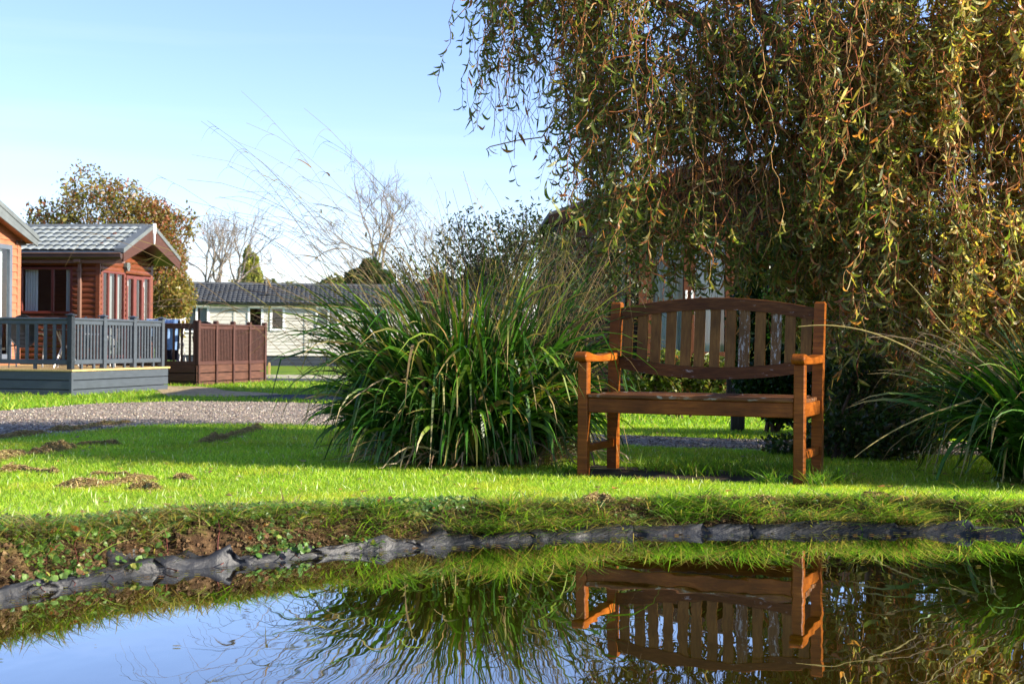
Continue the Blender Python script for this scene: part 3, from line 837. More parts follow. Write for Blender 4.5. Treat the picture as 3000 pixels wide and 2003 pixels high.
# ------------------------------------------------------------------ ornamental grasses
def strap_leaves(n_, cx, cy, rb, lmin, lmax, wmin, wmax, cols, wts, K=11, kink=.22, azbias=None, tilt=(.08, .95)):
    a = rng.random(n_)*2*np.pi; r = np.sqrt(rng.random(n_))
    x = cx+np.cos(a)*r*rb[0]; y = cy+np.sin(a)*r*rb[1]
    az = a+rng.normal(0, .5, n_)
    d = np.stack([np.cos(az), np.sin(az), np.zeros(n_)], 1)
    ln = lmin+rng.random(n_)*(lmax-lmin)
    tl0 = tilt[0]+(tilt[1]-tilt[0])*(.25*rng.random(n_)+.75*r*rng.random(n_)**.5)
    droop = (.5+1.9*rng.random(n_))*(.35+.9*r)
    kk = rng.random(n_) < kink; kpos = .4+.45*rng.random(n_); kang = .7+1.1*rng.random(n_)
    P = np.zeros((n_, K, 3)); P[:, 0] = np.stack([x, y, ground(x, y)], 1)
    for k in range(1, K):
        t = (k-.5)/(K-1)
        ang = tl0+droop*t**1.6+np.where(kk & (t > kpos), kang, 0)
        ang = np.minimum(ang, 2.9)
        st = (ln/(K-1))[:, None]
        P[:, k] = P[:, k-1]+st*(d*np.sin(ang)[:, None]+np.array([0, 0, 1.])*np.cos(ang)[:, None])
    P[..., 2] = np.maximum(P[..., 2], .085+.02*rng.random((n_, 1)))
    tw = rng.normal(0, .6, n_)
    side0 = np.stack([-d[:, 1], d[:, 0], np.zeros(n_)], 1)
    T = unit(np.gradient(P, axis=1))
    nrm = np.cross(T, np.repeat(side0[:, None], K, 1))
    tt = np.linspace(0, 1, K)
    an = tw[:, None]*(.4+tt)
    side = side0[:, None]*np.cos(an)[..., None]+nrm*np.sin(an)[..., None]
    wd = (wmin+rng.random(n_)*(wmax-wmin))[:, None]*np.clip(np.minimum(.55+tt*3, (1-tt)*2.2+.04), 0, 1)
    c = pal(n_, cols, wts, .25)
    c = np.repeat(c[:, None], K, 1)
    # dry tips on some
    dry = (rng.random(n_) < .3)[:, None, None]*(np.clip((tt-.72)*4, 0, 1))[None, :, None]
    c = c*(1-dry)+np.array([.34, .24, .10])*dry
    return P, side, wd, c
def stalks(mb, n_, cx, cy, rb, lmin, lmax, az_mu, az_sd, tilt, droop, rad=.0022, leaves=True):
    K = 14
    a = rng.random(n_)*2*np.pi; r = np.sqrt(rng.random(n_))
    x = cx+np.cos(a)*r*rb[0]; y = cy+np.sin(a)*r*rb[1]
    az = az_mu+rng.normal(0, az_sd, n_)
    d = np.stack([np.cos(az), np.sin(az), np.zeros(n_)], 1)
    ln = lmin+rng.random(n_)*(lmax-lmin)
    tl = tilt[0]+rng.random(n_)*(tilt[1]-tilt[0]); dr = droop[0]+rng.random(n_)*(droop[1]-droop[0])
    P = np.zeros((n_, K, 3)); P[:, 0] = np.stack([x, y, ground(x, y)], 1)
    for k in range(1, K):
        t = (k-.5)/(K-1); ang = tl+dr*t**2.6
        P[:, k] = P[:, k-1]+(ln/(K-1))[:, None]*(d*np.sin(ang)[:, None]+np.array([0, 0, 1.])*np.cos(ang)[:, None])
    t = np.linspace(0, 1, K)
    c = pal(n_, [(.24, .17, .07), (.17, .12, .06), (.24, .20, .05), (.12, .09, .055)], [3, 3, 2, 2], .25)
    mb.tubes(P, rad*(1.15-.75*t)[None]*(.8+.5*rng.random((n_, 1))), 3, c)
    # open hanging tips
    m_ = n_*3
    i = rng.integers(0, n_, m_); tp = .72+.26*rng.random(m_)
    kf = tp*(K-1); k0 = np.minimum(kf.astype(int), K-2); f = (kf-k0)[:, None]
    S0 = P[i, k0]*(1-f)+P[i, k0+1]*f
    dd = unit(P[i, k0+1]-P[i, k0])
    q = np.linspace(0, 1, 6)
    L_ = .05+.17*rng.random(m_)
    dr_ = dd[:, None]*(L_[:, None]*q*.75)[..., None]+np.array([0, 0, -1.])*(L_[:, None]*q**2*.9)[..., None]+rng.normal(0, .012, (m_, 1, 3))*q[None, :, None]
    mb.tubes(S0[:, None]+dr_, .0012*(1-.6*q)[None]*np.ones((m_, 1)), 3, c[i])
    if leaves:
        m_ = int(n_*1.1); i = rng.integers(0, n_, m_); k0 = rng.integers(4, K-3, m_)
        S0 = P[i, k0]; az2 = rng.random(m_)*2*np.pi
        d2 = np.stack([np.cos(az2), np.sin(az2), np.zeros(m_)], 1)*.5+unit(P[i, k0+1]-P[i, k0])*.7
        q = np.linspace(0, 1, 7); L_ = .07+.20*rng.random(m_)
        PP = S0[:, None]+d2[:, None]*(L_[:, None]*q)[..., None]
        PP[..., 2] -= L_[:, None]*q**2*(.2+.9*rng.random((m_, 1)))
        s2 = unit(np.cross(d2, rng.normal(0, 1, (m_, 3))))
        mb.ribbons(PP, np.repeat(s2[:, None], 7, 1), (.004+.007*rng.random(m_))[:, None]*(1-q**2*.9)[None], c[i]*np.array([1., .95, .85]))
GREENS = [(.034, .100, .010), (.052, .150, .012), (.018, .058, .008), (.13, .21, .02), (.24, .20, .04), (.28, .19, .08)]
def big_grass():
    cx, cy = CLUMP
    root = empty('ornamental_grass', (cx, cy, gz(cx, cy)), 0, 'big fountain shaped clump of dark green strap leaves left of the bench', 'ornamental grass')
    off = np.array(root.location)
    mb = MB(); mb.T = lambda v: v-off
    P, s, wd, c = strap_leaves(1900, cx-.01, cy, (.42, .32), .42, .86, .017, .036, GREENS, [4, 5, 3, 1.3, .3, .2], tilt=(.06, .66))
    mb.ribbons(P, s, wd, c)
    P, s, wd, c = strap_leaves(950, cx-.02, cy, (.45, .30), .85, 1.42, .012, .024, GREENS, [4, 5, 3, 1.6, 1.0, .7], kink=.35, tilt=(.02, .22))
    mb.ribbons(P, s, wd, c)
    # dead lower leaves
    P, s, wd, c = strap_leaves(260, cx+.05, cy-.05, (.5, .32), .35, .7, .006, .013, [(.27, .19, .10), (.2, .13, .08), (.34, .28, .17)], [2, 2, 1], kink=.45, tilt=(.4, 1.3))
    mb.ribbons(P, s, wd, c)
    mb.build('leaves', M['blade'], root)
    mb = MB(); mb.T = lambda v: v-off
    stalks(mb, 64, cx-.1, cy, (.4, .25), 1.5, 2.5, math.pi, .35, (.22, .80), (.5, 1.4), .0019)
    stalks(mb, 125, cx+.1, cy, (.42, .26), 1.0, 1.75, math.pi, 1.2, (.05, .45), (.2, 1.1), .0024)
    stalks(mb, 95, cx+.25, cy, (.34, .26), .95, 1.45, .1, .8, (.05, .42), (.2, .8), .0026)
    mb.build('flower_stalks', M['dry'], root)
big_grass()
def right_grass():
    cx, cy = CLUMP2
    root = empty('ornamental_grass', (cx, cy, gz(cx, cy)), 0, 'clump of green strap leaves cut off by the right picture edge', 'ornamental grass')
    off = np.array(root.location)
    mb = MB(); mb.T = lambda v: v-off
    P, s, wd, c = strap_leaves(1500, cx, cy, (.38, .30), .50, 1.05, .013, .027, GREENS, [4, 4, 5, 1.0, .3, .2], tilt=(.05, .70))
    mb.ribbons(P, s, wd, c)
    mb.build('leaves', M['blade'], root)
    mb = MB(); mb.T = lambda v: v-off
    stalks(mb, 16, cx, cy, (.3, .25), 1.0, 1.5, math.pi*.95, .5, (.3, .8), (.4, 1.3), .0032)
    # three long pale stalks arching towards the bench
    for pts in ([(2.33, 7.25, .55), (2.05, 7.22, .74), (1.8, 7.2, .84), (1.58, 7.18, .865), (1.44, 7.16, .85)],
                [(2.35, 7.15, .50), (2.1, 7.08, .43), (1.9, 7.02, .35), (1.76, 6.98, .27), (1.68, 6.96, .21)],
                [(2.55, 7.3, .55), (2.36, 7.28, .72), (2.2, 7.27, .87), (2.08, 7.25, 1.02), (2.0, 7.24, 1.1)],
                [(2.75, 7.35, .7), (2.68, 7.33, .95), (2.6, 7.3, 1.2), (2.54, 7.28, 1.4)]):
        p = np.array(pts); t = np.linspace(0, 1, len(p)); tt = np.linspace(0, 1, 14)
        q = np.stack([np.interp(tt, t, p[:, i]) for i in range(3)], 1)
        ker = np.array([.25, .5, .25])
        for _ in range(3): q[1:-1] = .25*q[:-2]+.5*q[1:-1]+.25*q[2:]
        base = np.array([[cx-.1, cy, .1]])
        q = np.concatenate([base*(.65)+q[:1]*.35, q])
        mb.tube(q, np.linspace(.006, .002, len(q)), 5, np.array([.36, .29, .10]))
    mb.build('flower_stalks', M['dry'], root)
right_grass()

# ------------------------------------------------------------------ willow
def wander(p0, p1, k, amp, rs):
    t = np.linspace(0, 1, k)[:, None]
    q = np.array(p0)*(1-t)+np.array(p1)*t
    w_ = rs.normal(0, amp, (k, 3)); w_[0] = 0
    w_ = np.cumsum(w_, 0); w_ -= w_[-1:]*t
    return q+w_
def strands(S0, ln, drift, amp, rs, K=22):
    """hanging contorted twigs"""
    n_ = len(S0); t = np.linspace(0, 1, K)
    P = np.zeros((n_, K, 3))
    f1 = 5+rs.random(n_)*7; p1 = rs.random(n_)*6.28; p2 = rs.random(n_)*6.28
    f = f1[:, None]*ln[:, None]*t[None]
    P[..., 0] = S0[:, None, 0]+drift[:, None, 0]*np.sqrt(t)[None]+amp*np.sin(f*2.2+p1[:, None])+amp*.6*np.sin(f*4.7+p2[:, None])
    P[..., 1] = S0[:, None, 1]+drift[:, None, 1]*np.sqrt(t)[None]+amp*np.cos(f*2.2+p1[:, None])+amp*.6*np.sin(f*4.1+p1[:, None])
    P[..., 2] = S0[:, None, 2]-ln[:, None]*(t**1.15)[None]+amp*.8*np.sin(f*3.1+p2[:, None])
    return P
def curly_leaves(mb, P, ln, spacing, size, cols, wts, rs, start=.0):
    n_, K, _ = P.shape
    cnt = np.maximum(1, (ln*(1-start)/spacing).astype(int))
    i = np.repeat(np.arange(n_), cnt); m_ = len(i)
    t = start+(1-start)*rs.random(m_)
    kf = t*(K-1); k0 = np.minimum(kf.astype(int), K-2); f = (kf-k0)[:, None]
    S0 = P[i, k0]*(1-f)+P[i, k0+1]*f
    az = rs.random(m_)*2*np.pi
    out_ = np.stack([np.cos(az), np.sin(az), np.zeros(m_)], 1)
    hole = fbm(S0[:, 0]*1.5+2, S0[:, 2]*1.7+1, 2)
    keep = (hole > .40-.10*np.clip((S0[:, 0]-2.2), 0, 1)) | (rs.random(m_) < .22) | (S0[:, 2] < 1.5)
    keep &= ~((S0[:, 0] < 1.9) & (S0[:, 2] > 1.75) & (rs.random(m_) < .52))
    S0, az, out_ = S0[keep], az[keep], out_[keep]; m_ = len(S0)
    nK = 6; q = np.linspace(0, 1, nK)
    L_ = size[0]+rs.random(m_)*(size[1]-size[0])
    a0 = .25+rs.random(m_)*.8; curl = rs.normal(.3, 1.2, m_); curl2 = rs.normal(0, 1.4, m_)
    sidev = np.stack([-out_[:, 1], out_[:, 0], np.zeros(m_)], 1)
    LP = np.zeros((m_, nK, 3)); LP[:, 0] = S0
    for k in range(1, nK):
        s_ = (k-.5)/(nK-1); ang = a0+curl*s_*1.1
        lat = curl2*s_
        d = out_*(np.sin(ang)*np.cos(lat))[:, None]+sidev*(np.sin(lat)*.8)[:, None]-np.array([0, 0, 1.])*(np.cos(ang)*np.cos(lat))[:, None]
        LP[:, k] = LP[:, k-1]+d*(L_/(nK-1))[:, None]
    T = unit(np.gradient(LP, axis=1))
    tw = rs.random(m_)*6.28
    ref = np.stack([np.cos(tw), np.sin(tw), rs.normal(0, .5, m_)], 1)
    sd = unit(np.cross(T, np.repeat(ref[:, None], nK, 1)))
    wd = (L_*.16)[:, None]*np.array([.25, .8, 1.0, .9, .55, .08])[None]*(.75+.5*rs.random((m_, 1)))
    c = pal(m_, cols, wts, .28)
    sun_gold = np.clip((S0[:, 0]-1.5)*.8, 0, 1)*(rs.random(m_) < .75)      # brighter gold paints sunlight onto the right side, with some rust
    c = np.where((rs.random(m_) < sun_gold)[:, None], pal(m_, [(.42, .38, .09), (.56, .43, .13), (.32, .34, .08), (.58, .25, .08), (.64, .54, .27), (.48, .18, .06)], [4, 3.2, 2.5, 2.4, 1.4, 1.4], .25), c)
    mb.ribbons(LP, sd, wd, c)
    return m_
TWIG = [(.30, .10, .04), (.22, .10, .04), (.34, .18, .07), (.14, .085, .04)]
WCOL = [(.12, .16, .028), (.19, .22, .04), (.28, .23, .055), (.07, .095, .02), (.36, .14, .045), (.40, .33, .14)]
def willow():
    rs = np.random.default_rng(3)
    bx, by = 2.75, 9.9; bzz = gz(bx, by)
    root = empty('willow_tree', (bx, by, bzz), 0, 'contorted weeping willow with curly olive leaves and reddish twigs overhanging the bench', 'tree')
    off = np.array(root.location)
    mb = MB(); mb.T = lambda v: v-off
    bark = np.array([.10, .075, .05])
    tr = wander((bx, by, bzz-.1), (bx-.15, by-.1, 1.5), 9, .02, rs)
    mb.tube(tr, np.linspace(.20, .15, 9), 10, bark)
    fork = tr[-1]
    limbs = []
    for (ex, ey, ez, r0) in ((.9, 9.2, 3.3, .085), (1.6, 8.6, 3.6, .075), (2.3, 9.0, 4.6, .09), (3.3, 8.6, 4.1, .08), (4.4, 9.2, 3.9, .08), (3.8, 10.8, 4.2, .08),
                             (1.9, 10.9, 4.0, .075), (.3, 9.9, 3.5, .06), (.75, 9.0, 2.2, .045), (1.25, 8.9, 2.35, .04), (3.2, 8.4, 2.6, .05), (2.0, 8.7, 2.7, .05), (4.0, 8.7, 2.5, .05)):
        p = wander(fork+rs.normal(0, .04, 3), (ex, ey, ez), 14, .045, rs)
        t = np.linspace(0, 1, 14)
        p[:, 2] += .45*np.sin(np.pi*t)*(.6+.5*rs.random())
        limbs.append(p)
        mb.tube(p, np.linspace(r0, .014, 14), 7, bark*np.array([1.3, 1.15, 1.0]))
    mb.build('trunk', M['bark'], root, True)
    # side branches, reddish and wriggling
    mbt = MB(); mbt.T = lambda v: v-off
    mbl = MB(); mbl.T = lambda v: v-off
    nb = 420; K = 12
    B = np.zeros((nb, K, 3)); br = np.zeros((nb, K))
    for j in range(nb):
        l = limbs[rs.integers(len(limbs))]; s_ = l[rs.integers(4, 14)]
        a = rs.random()*6.28; ln_ = .35+.75*rs.random()
        e = s_+np.array([math.cos(a)*ln_, math.sin(a)*ln_*.8, -.15-.5*rs.random()])
        e[1] = max(e[1], 8.0)
        b = wander(s_, e, K, .04, rs); b[:, 2] += .16*np.sin(np.linspace(0, math.pi, K))
        B[j] = b; br[j] = np.linspace(.006+.007*rs.random(), .003, K)
    mbt.tubes(B, br, 5, pal(nb, TWIG, [2, 2, 2, 2], .2))
    # hanging curtains; lower reach by place, as a willow trimmed above a seat
    XS = [-.35, .0, .12, .3, .5, .75, 1.2, 1.75, 2.0, 2.3, 2.7, 3.2, 5.5]
    ZB = [2.1, 1.85, 2.15, 2.0, 1.35, 1.10, .95, .98, .66, .40, .26, .26, .3]
    def curtain(n_, x0, x1, y0, y1, z0, z1, lmin, lmax, xpow=1.0, spacing=.023, size=(.058, .112)):
        x = x0+(x1-x0)*rs.random(n_)**xpow; y = y0+(y1-y0)*rs.random(n_)
        z = z0+(z1-z0)*rs.random(n_)
        zb = np.interp(x, XS, ZB)+np.abs(rs.normal(0, .16, n_))
        ln_ = np.minimum(lmin+rs.random(n_)*(lmax-lmin), z-zb)
        k = ln_ > .16
        # clumping: some places carry several strands, others stay open
        dens = fbm(x*2.1+3, y*1.3+z*1.1)
        k &= dens+rs.random(n_)*.5 > .58
        x, y, z, ln_ = x[k], y[k], z[k], ln_[k]
        m3 = rs.integers(1, 5, len(x)); ii = np.repeat(np.arange(len(x)), m3)
        x = x[ii]+rs.normal(0, .038, len(ii)); y = y[ii]+rs.normal(0, .05, len(ii)); z = z[ii]+rs.normal(0, .10, len(ii))
        ln_ = np.maximum(ln_[ii]*(.72+.36*rs.random(len(ii))), .16); dr0 = rs.normal(0, .17, (len(m3), 2))[ii]+rs.normal(0, .05, (len(ii), 2))
        P = strands(np.stack([x, y, z], 1), ln_, dr0, .010+.026*rs.random((len(x), 1)), rs)
        tw = np.linspace(1, .35, P.shape[1])[None]*(.0022+.0022*rs.random((len(x), 1)))
        mbt.tubes(P, tw, 4, pal(len(x), TWIG, [3, 2, 2, 1.5], .25))
        return curly_leaves(mbl, P, ln_, spacing, size, WCOL, [4, 4, 2.4, 3, 1.7, .9], rs)
    tot = 0
    tot += curtain(120, -.12, .62, 8.5, 9.7, 3.0, 4.1, .6, 2.1)              # thin left edge against the sky
    tot += curtain(165, .45, 1.5, 8.2, 9.8, 2.2, 4.2, .5, 1.5)
    tot += curtain(340, .40, 2.1, 8.1, 9.8, 1.6, 2.85, .35, 1.15)
    tot += curtain(560, 1.3, 4.8, 8.0, 10.2, 2.3, 4.6, .5, 1.6)
    tot += curtain(960, 1.85, 5.0, 7.9, 10.2, 1.2, 3.1, .4, 1.3)
    tot += curtain(130, 3.4, 5.2, 6.75, 7.7, .9, 1.6, .5, 1.2)           # unseen strands beyond the right edge, added to shade the right grass clump
    tot += curtain(230, 2.0, 4.8, 7.85, 8.8, .9, 1.8, .3, .9)
    tot += curly_leaves(mbl, B, np.full(nb, .8), .03, (.05, .09), WCOL, [4, 4, 2.4, 3, 1.7, .9], rs)
    mbt.build('twigs', M['bark'], root)
    mbl.build('leaves', M['willow_leaf'], root)
    print('willow leaves', tot)
willow()

# ------------------------------------------------------------------ trees and shrubs
def leaf_cloud(mb, n_, blobs, size, cols, wts, rs, shell=.55, flat=1.0, thin=0.0):
    """small folded leaves through the volume of several uneven lobes"""
    b = np.array(blobs, float); vol = b[:, 3]*b[:, 4]*b[:, 5]
    i = rs.choice(len(b), n_, p=vol/vol.sum())
    d = unit(rs.normal(0, 1, (n_, 3))); r = (shell**3+(1-shell**3)*rs.random(n_))**(1/3)
    lump = .72+.55*fbm(d[:, 0]*2.3+i*3.1+8, d[:, 1]*2.3+d[:, 2]*2.9+i)
    c = b[i, :3]+d*b[i, 3:6]*(r*lump)[:, None]
    if thin > 0:
        k = fbm(c[:, 0]*1.6/size*.05+3, c[:, 2]*1.6/size*.05+c[:, 1]*.4)+.35*rs.random(n_) > thin
        c = c[k]; n_ = len(c)
    a = unit(rs.normal(0, 1, (n_, 3))); s = unit(np.cross(a, rs.normal(0, 1, (n_, 3)))); nn = np.cross(a, s)
    L_ = size*(.6+.8*rs.random(n_))[:, None]
    V = np.stack([c-a*L_*.5, c+s*L_*.28+nn*L_*.08, c+a*L_*.5, c-s*L_*.28+nn*L_*.08], 1)
    col = pal(n_, cols, wts, .25)
    mb.add(V.reshape(-1, 3), np.arange(n_*4).reshape(n_, 4), np.repeat(col, 4, 0))
    return c
def grow(mb, p, d, ln, r, depth, rs, col, up=.12, spread=.55, ratio=.74, kids=(2, 3), wob=.12, tips=None, rmin=.004):
    k = 5; q = [np.array(p, float)]; dd = np.array(d, float)
    for _ in range(k-1):
        dd = dd+rs.normal(0, wob, 3); dd[2] += up*.3; dd /= np.linalg.norm(dd)
        q.append(q[-1]+dd*ln/(k-1))
    mb.tube(np.array(q), np.linspace(r, max(rmin, r*.68), k), 6 if r > .03 else 4 if r > .012 else 3, col)
    if depth == 0:
        if tips is not None: tips.append(q[-1])
        return
    for j in range(rs.integers(kids[0], kids[1]+1)):
        base = q[-1] if j < 2 else q[rs.integers(2, k)]
        nd = dd+rs.normal(0, spread, 3)*np.array([1, 1, .7]); nd[2] += up; nd /= np.linalg.norm(nd)
        grow(mb, base, nd, ln*ratio*(.75+.5*rs.random()), max(rmin, r*.62), depth-1, rs, col, up, spread, ratio, kids, wob, tips, rmin)

def autumn_tree():
    rs = np.random.default_rng(8)
    Y = 44.0; X = ray(252, 700)[0]*Y; z0 = -.3
    root = empty('autumn_tree', (X, Y, z0), 0, 'round tree in olive and rust autumn leaf behind the red lodge', 'tree')
    off = np.array(root.location)
    mb = MB(); mb.T = lambda v: v-off
    tips = []
    for a in range(5):
        an = a*1.26
        grow(mb, (X+.1*math.cos(an), Y+.1*math.sin(an), z0-.1), (.45*math.cos(an), .3*math.sin(an), 1), 1.5, .12, 5, rs, np.array([.10, .075, .05]), .18, .42, .76, (2, 3), .1, tips, .01)
    mb.build('trunk', M['bark'], root)
    mb = MB(); mb.T = lambda v: v-off
    G = [(.19, .18, .04), (.25, .21, .045), (.12, .11, .028), (.30, .20, .06), (.31, .11, .05), (.22, .08, .04)]
    bl = [(X-.2, Y, 4.0, 1.9, 1.7, 1.75), (X-1.2, Y, 3.6, 1.5, 1.4, 1.4), (X+1.0, Y, 3.7, 1.35, 1.4, 1.5), (X-.75, Y, 5.2, .85, .9, 1.05), (X+.1, Y, 5.0, 1.1, 1, .8)]
    leaf_cloud(mb, 18000, bl, .105, G, [3, 2.5, 2.5, 1.8, 1.6, 1], rs, .3, thin=.55)
    leaf_cloud(mb, 6000, [(X+1.75, Y, 3.5, .75, 1, 1.3), (X+1.2, Y, 4.6, .8, .8, .6)], .10, G, [1, 1, 1, 1.5, 3, 2], rs, .2, thin=.58)
    leaf_cloud(mb, 9000, [(X+1.9, Y, 2.0, .75, .8, 1.0), (X+1.6, Y, 1.2, .7, .8, .8)], .10, G, [3, 4, 1, 2.5, .7, .2], rs, .2, thin=.56)
    leaf_cloud(mb, 2600, [(X-2.4, Y, 3.2, .7, .9, .7), (X-1.2, Y, 5.6, .6, .6, .7)], .10, G, [3, 2, 2, 1, 1, 1], rs, .1, thin=.66)
    if tips:
        t = np.array(tips); i = rs.integers(0, len(t), 4500); c = t[i]+rs.normal(0, .13, (4500, 3))
        a = unit(rs.normal(0, 1, (4500, 3))); s = unit(np.cross(a, rs.normal(0, 1, (4500, 3)))); L_ = .05+.05*rs.random((4500, 1))
        mb.add(np.stack([c-a*L_, c+s*L_*.5, c+a*L_, c-s*L_*.5], 1).reshape(-1, 3), np.arange(18000).reshape(-1, 4), np.repeat(pal(4500, G, [2, 2, 2, 2, 1, 1], .2), 4, 0))
    mb.build('crown', M['leaf'], root)
autumn_tree()

def bare_tree(xv, Y, ytop, label, seed, lean=0.0, ivy=None, first=.42, depth=7, spread=.42, stems=1):
    rs = np.random.default_rng(seed)
    X = ray(xv, 640)[0]*Y; z0 = -.3
    H = CAMZ+ray(xv, ytop)[1]*Y-z0
    root = empty('bare_tree', (X, Y, z0), 0, label, 'tree')
    off = np.array(root.location)
    mb = MB(); mb.T = lambda v: v-off
    col = np.array([.25, .21, .175]); tips = []
    r0 = H*.017
    p = wander((X, Y, z0-.1), (X+lean*H*.4, Y, z0+H*first), 7, H*.006, rs)
    mb.tube(p, np.linspace(r0*1.2, r0*.8, 7), 8, col*.7)
    ln = H*(1-first)*.27
    for k in range(3):
        a = k*2.1+seed
        grow(mb, p[-1], (.42*math.cos(a)+lean, .4*math.sin(a), 1), ln, r0*.6, depth-1, rs, col, .16, spread, .80, (2, 3), .16, tips, H*.0008)
    for k in range(4):
        grow(mb, p[3+k % 3], (.6*math.cos(k*1.9+seed), .5*math.sin(k*1.7), .9), ln*.7, r0*.35, depth-3, rs, col, .12, spread, .8, (2, 3), .16, tips, H*.0008)
    mb.build('trunk', M['bark'], root)
    if ivy:
        mb = MB(); mb.T = lambda v: v-off
        bl = [(X+lean*H*.4*f, Y, z0+H*first*f, ivy*(1.15-.5*f), ivy*(1.15-.5*f), H*first*.17) for f in (.25, .45, .65, .85, 1.02)]
        leaf_cloud(mb, 2600, bl, .16, [(.05, .10, .02), (.09, .15, .025), (.16, .19, .03)], [3, 3, 1], rs, .3)
        mb.build('ivy', M['leaf'], root)
    return root
bare_tree(482, 74, 488, 'slim leafless tree left of its twin above the pale caravan roof', 21, -.02, .16, .40, 6, .40)
bare_tree(522, 74, 462, 'slim leafless tree between its twin and the narrow poplar', 33, .05, .18, .38, 6, .42)
bare_tree(866, 74, 412, 'tall leafless tree with ivy clad trunk behind the ornamental grass', 43, .0, .38, .45, 7, .45)
bare_tree(1010, 80, 500, 'smaller leafless tree behind the upright dry grass stalks', 55, .03, None, .4, 6, .42)

def bush(name, label, cat, X, Y, blobs, n_, size, cols, wts, seed, shell=.4, stem=True, thin=0.0, col=(.09, .06, .04)):
    rs = np.random.default_rng(seed); z0 = gz(X, Y)
    root = empty(name, (X, Y, z0), 0, label, cat)
    off = np.array(root.location)
    if stem:
        mb = MB(); mb.T = lambda v: v-off
        top = max(b[2]+b[5]*.4 for b in blobs)
        for k in range(5):
            b = blobs[rs.integers(len(blobs))]
            p = wander((X+rs.normal(0, .05), Y, z0-.05), (b[0], b[1], b[2]+b[5]*.5), 7, .03, rs)
            mb.tube(p, np.linspace(.05, .015, 7)*max(.4, (top-z0)/3), 6, np.array(col))
        mb.build('trunk', M['bark'], root)
    mb = MB(); mb.T = lambda v: v-off
    leaf_cloud(mb, n_, blobs, size, cols, wts, rs, shell, thin=thin)
    mb.build('crown', M['leaf'], root)
    return root
def vpos(xv, yv, Y):
    u, v = ray(xv, yv); return u*Y, Y, CAMZ+v*Y
def vb(xv, yv, Y, rw, rh, rd=None):
    """lobe centred at a place of the view, sizes in view units"""
    x, y, z = vpos(xv, yv, Y); k = Y/FV
    return (x, y, z, rw*k, (rd or rw)*k, rh*k)
YG = [(.34, .34, .08), (.42, .40, .10), (.22, .25, .06)]
X_, _, _ = vpos(572, 600, 92)
bush('poplar_tree', 'narrow yellow green poplar between leafless trees', 'tree', X_, 92, [vb(568, 592, 92, 10, 30), vb(570, 632, 92, 15, 50), vb(584, 606, 92, 9, 30), vb(588, 645, 92, 14, 40)], 5200, .24, YG, [3, 2, 2], 61)
X_, _, _ = vpos(838, 640, 60+6)
bush('dark_shrub', 'dark green rounded shrub at the foot of the ivy clad tree', 'shrub', X_, 66, [vb(820, 640, 66, 30, 26), vb(850, 625, 66, 26, 34), vb(880, 640, 66, 22, 24)], 5200, .2, [(.035, .075, .018), (.06, .11, .02), (.12, .12, .03)], [3, 2, 1], 62)
X_, _, _ = vpos(1112, 640, 68)
bush('pale_tree', 'pale yellow green tree beyond the right end of the caravan', 'tree', X_, 68, [vb(1095, 640, 68, 34, 36), vb(1125, 628, 68, 34, 38), vb(1150, 645, 68, 26, 30)], 7000, .2, [(.26, .23, .06), (.2, .2, .05), (.15, .15, .04)], [2, 2, 1], 63)
X_, _, _ = vpos(1004, 700, 24)
bush('red_shrub', 'shrub with bright red leaves showing through the ornamental grass', 'shrub', X_, 24, [vb(1004, 650, 24, 24, 26), vb(995, 685, 24, 20, 24), vb(1016, 695, 24, 20, 26), vb(1003, 730, 24, 20, 30)], 2600, .085, [(.75, .035, .02), (.85, .07, .03), (.45, .02, .02), (.07, .09, .02)], [4, 3, 2, 1.6], 64)
rs_ = np.random.default_rng(77)
# far line of hedgerow trees, too distant to tell apart
mb = MB(); bl = []
for xv in np.arange(60, 1500, 17):
    yy = 650+8*math.sin(xv*.03)+rs_.normal(0, 4)
    bl.append(vb(xv, yy+26, 150, 24+8*rs_.random(), 26+8*rs_.random()))
leaf_cloud(mb, 26000, bl, .55, [(.22, .21, .07), (.16, .17, .06), (.12, .13, .05), (.26, .23, .09)], [2, 2, 2, 1], rs_, .3)
tag(mb.build('distant_hedgerow', M['leaf']), 'far pale line of hedgerow treetops above the caravan roof', 'hedgerow', kind='stuff')

# dark evergreen and hedge behind the bench
CON = [(.012, .045, .008), (.022, .07, .010), (.035, .09, .014)]
X_, _, _ = vpos(1765, 800, 11.8)
bush('conifer', 'dense dark green conifer standing behind the right half of the bench back', 'conifer', X_, 11.8,
     [vb(1765, 760, 11.8, 95, 190, 80), vb(1750, 640, 11.8, 60, 100), vb(1790, 860, 11.8, 110, 110), vb(1840, 800, 11.8, 60, 130)], 26000, .05, CON, [3, 3, 1.2], 71, .55)
X_, _, _ = vpos(2080, 850, 11.2)
bush('laurel_hedge', 'dark hedge mass behind the willow at the right', 'hedge', X_, 11.2,
     [vb(1960, 890, 11.2, 90, 110), vb(2080, 850, 11.2, 120, 170), vb(2220, 820, 11.4, 130, 220), vb(2360, 800, 11.4, 130, 240), vb(2500, 800, 11.4, 130, 240)], 24000, .075, [(.02, .045, .012), (.035, .07, .014), (.09, .09, .02), (.10, .06, .03)], [3, 3, 1, 1], 72, .5)
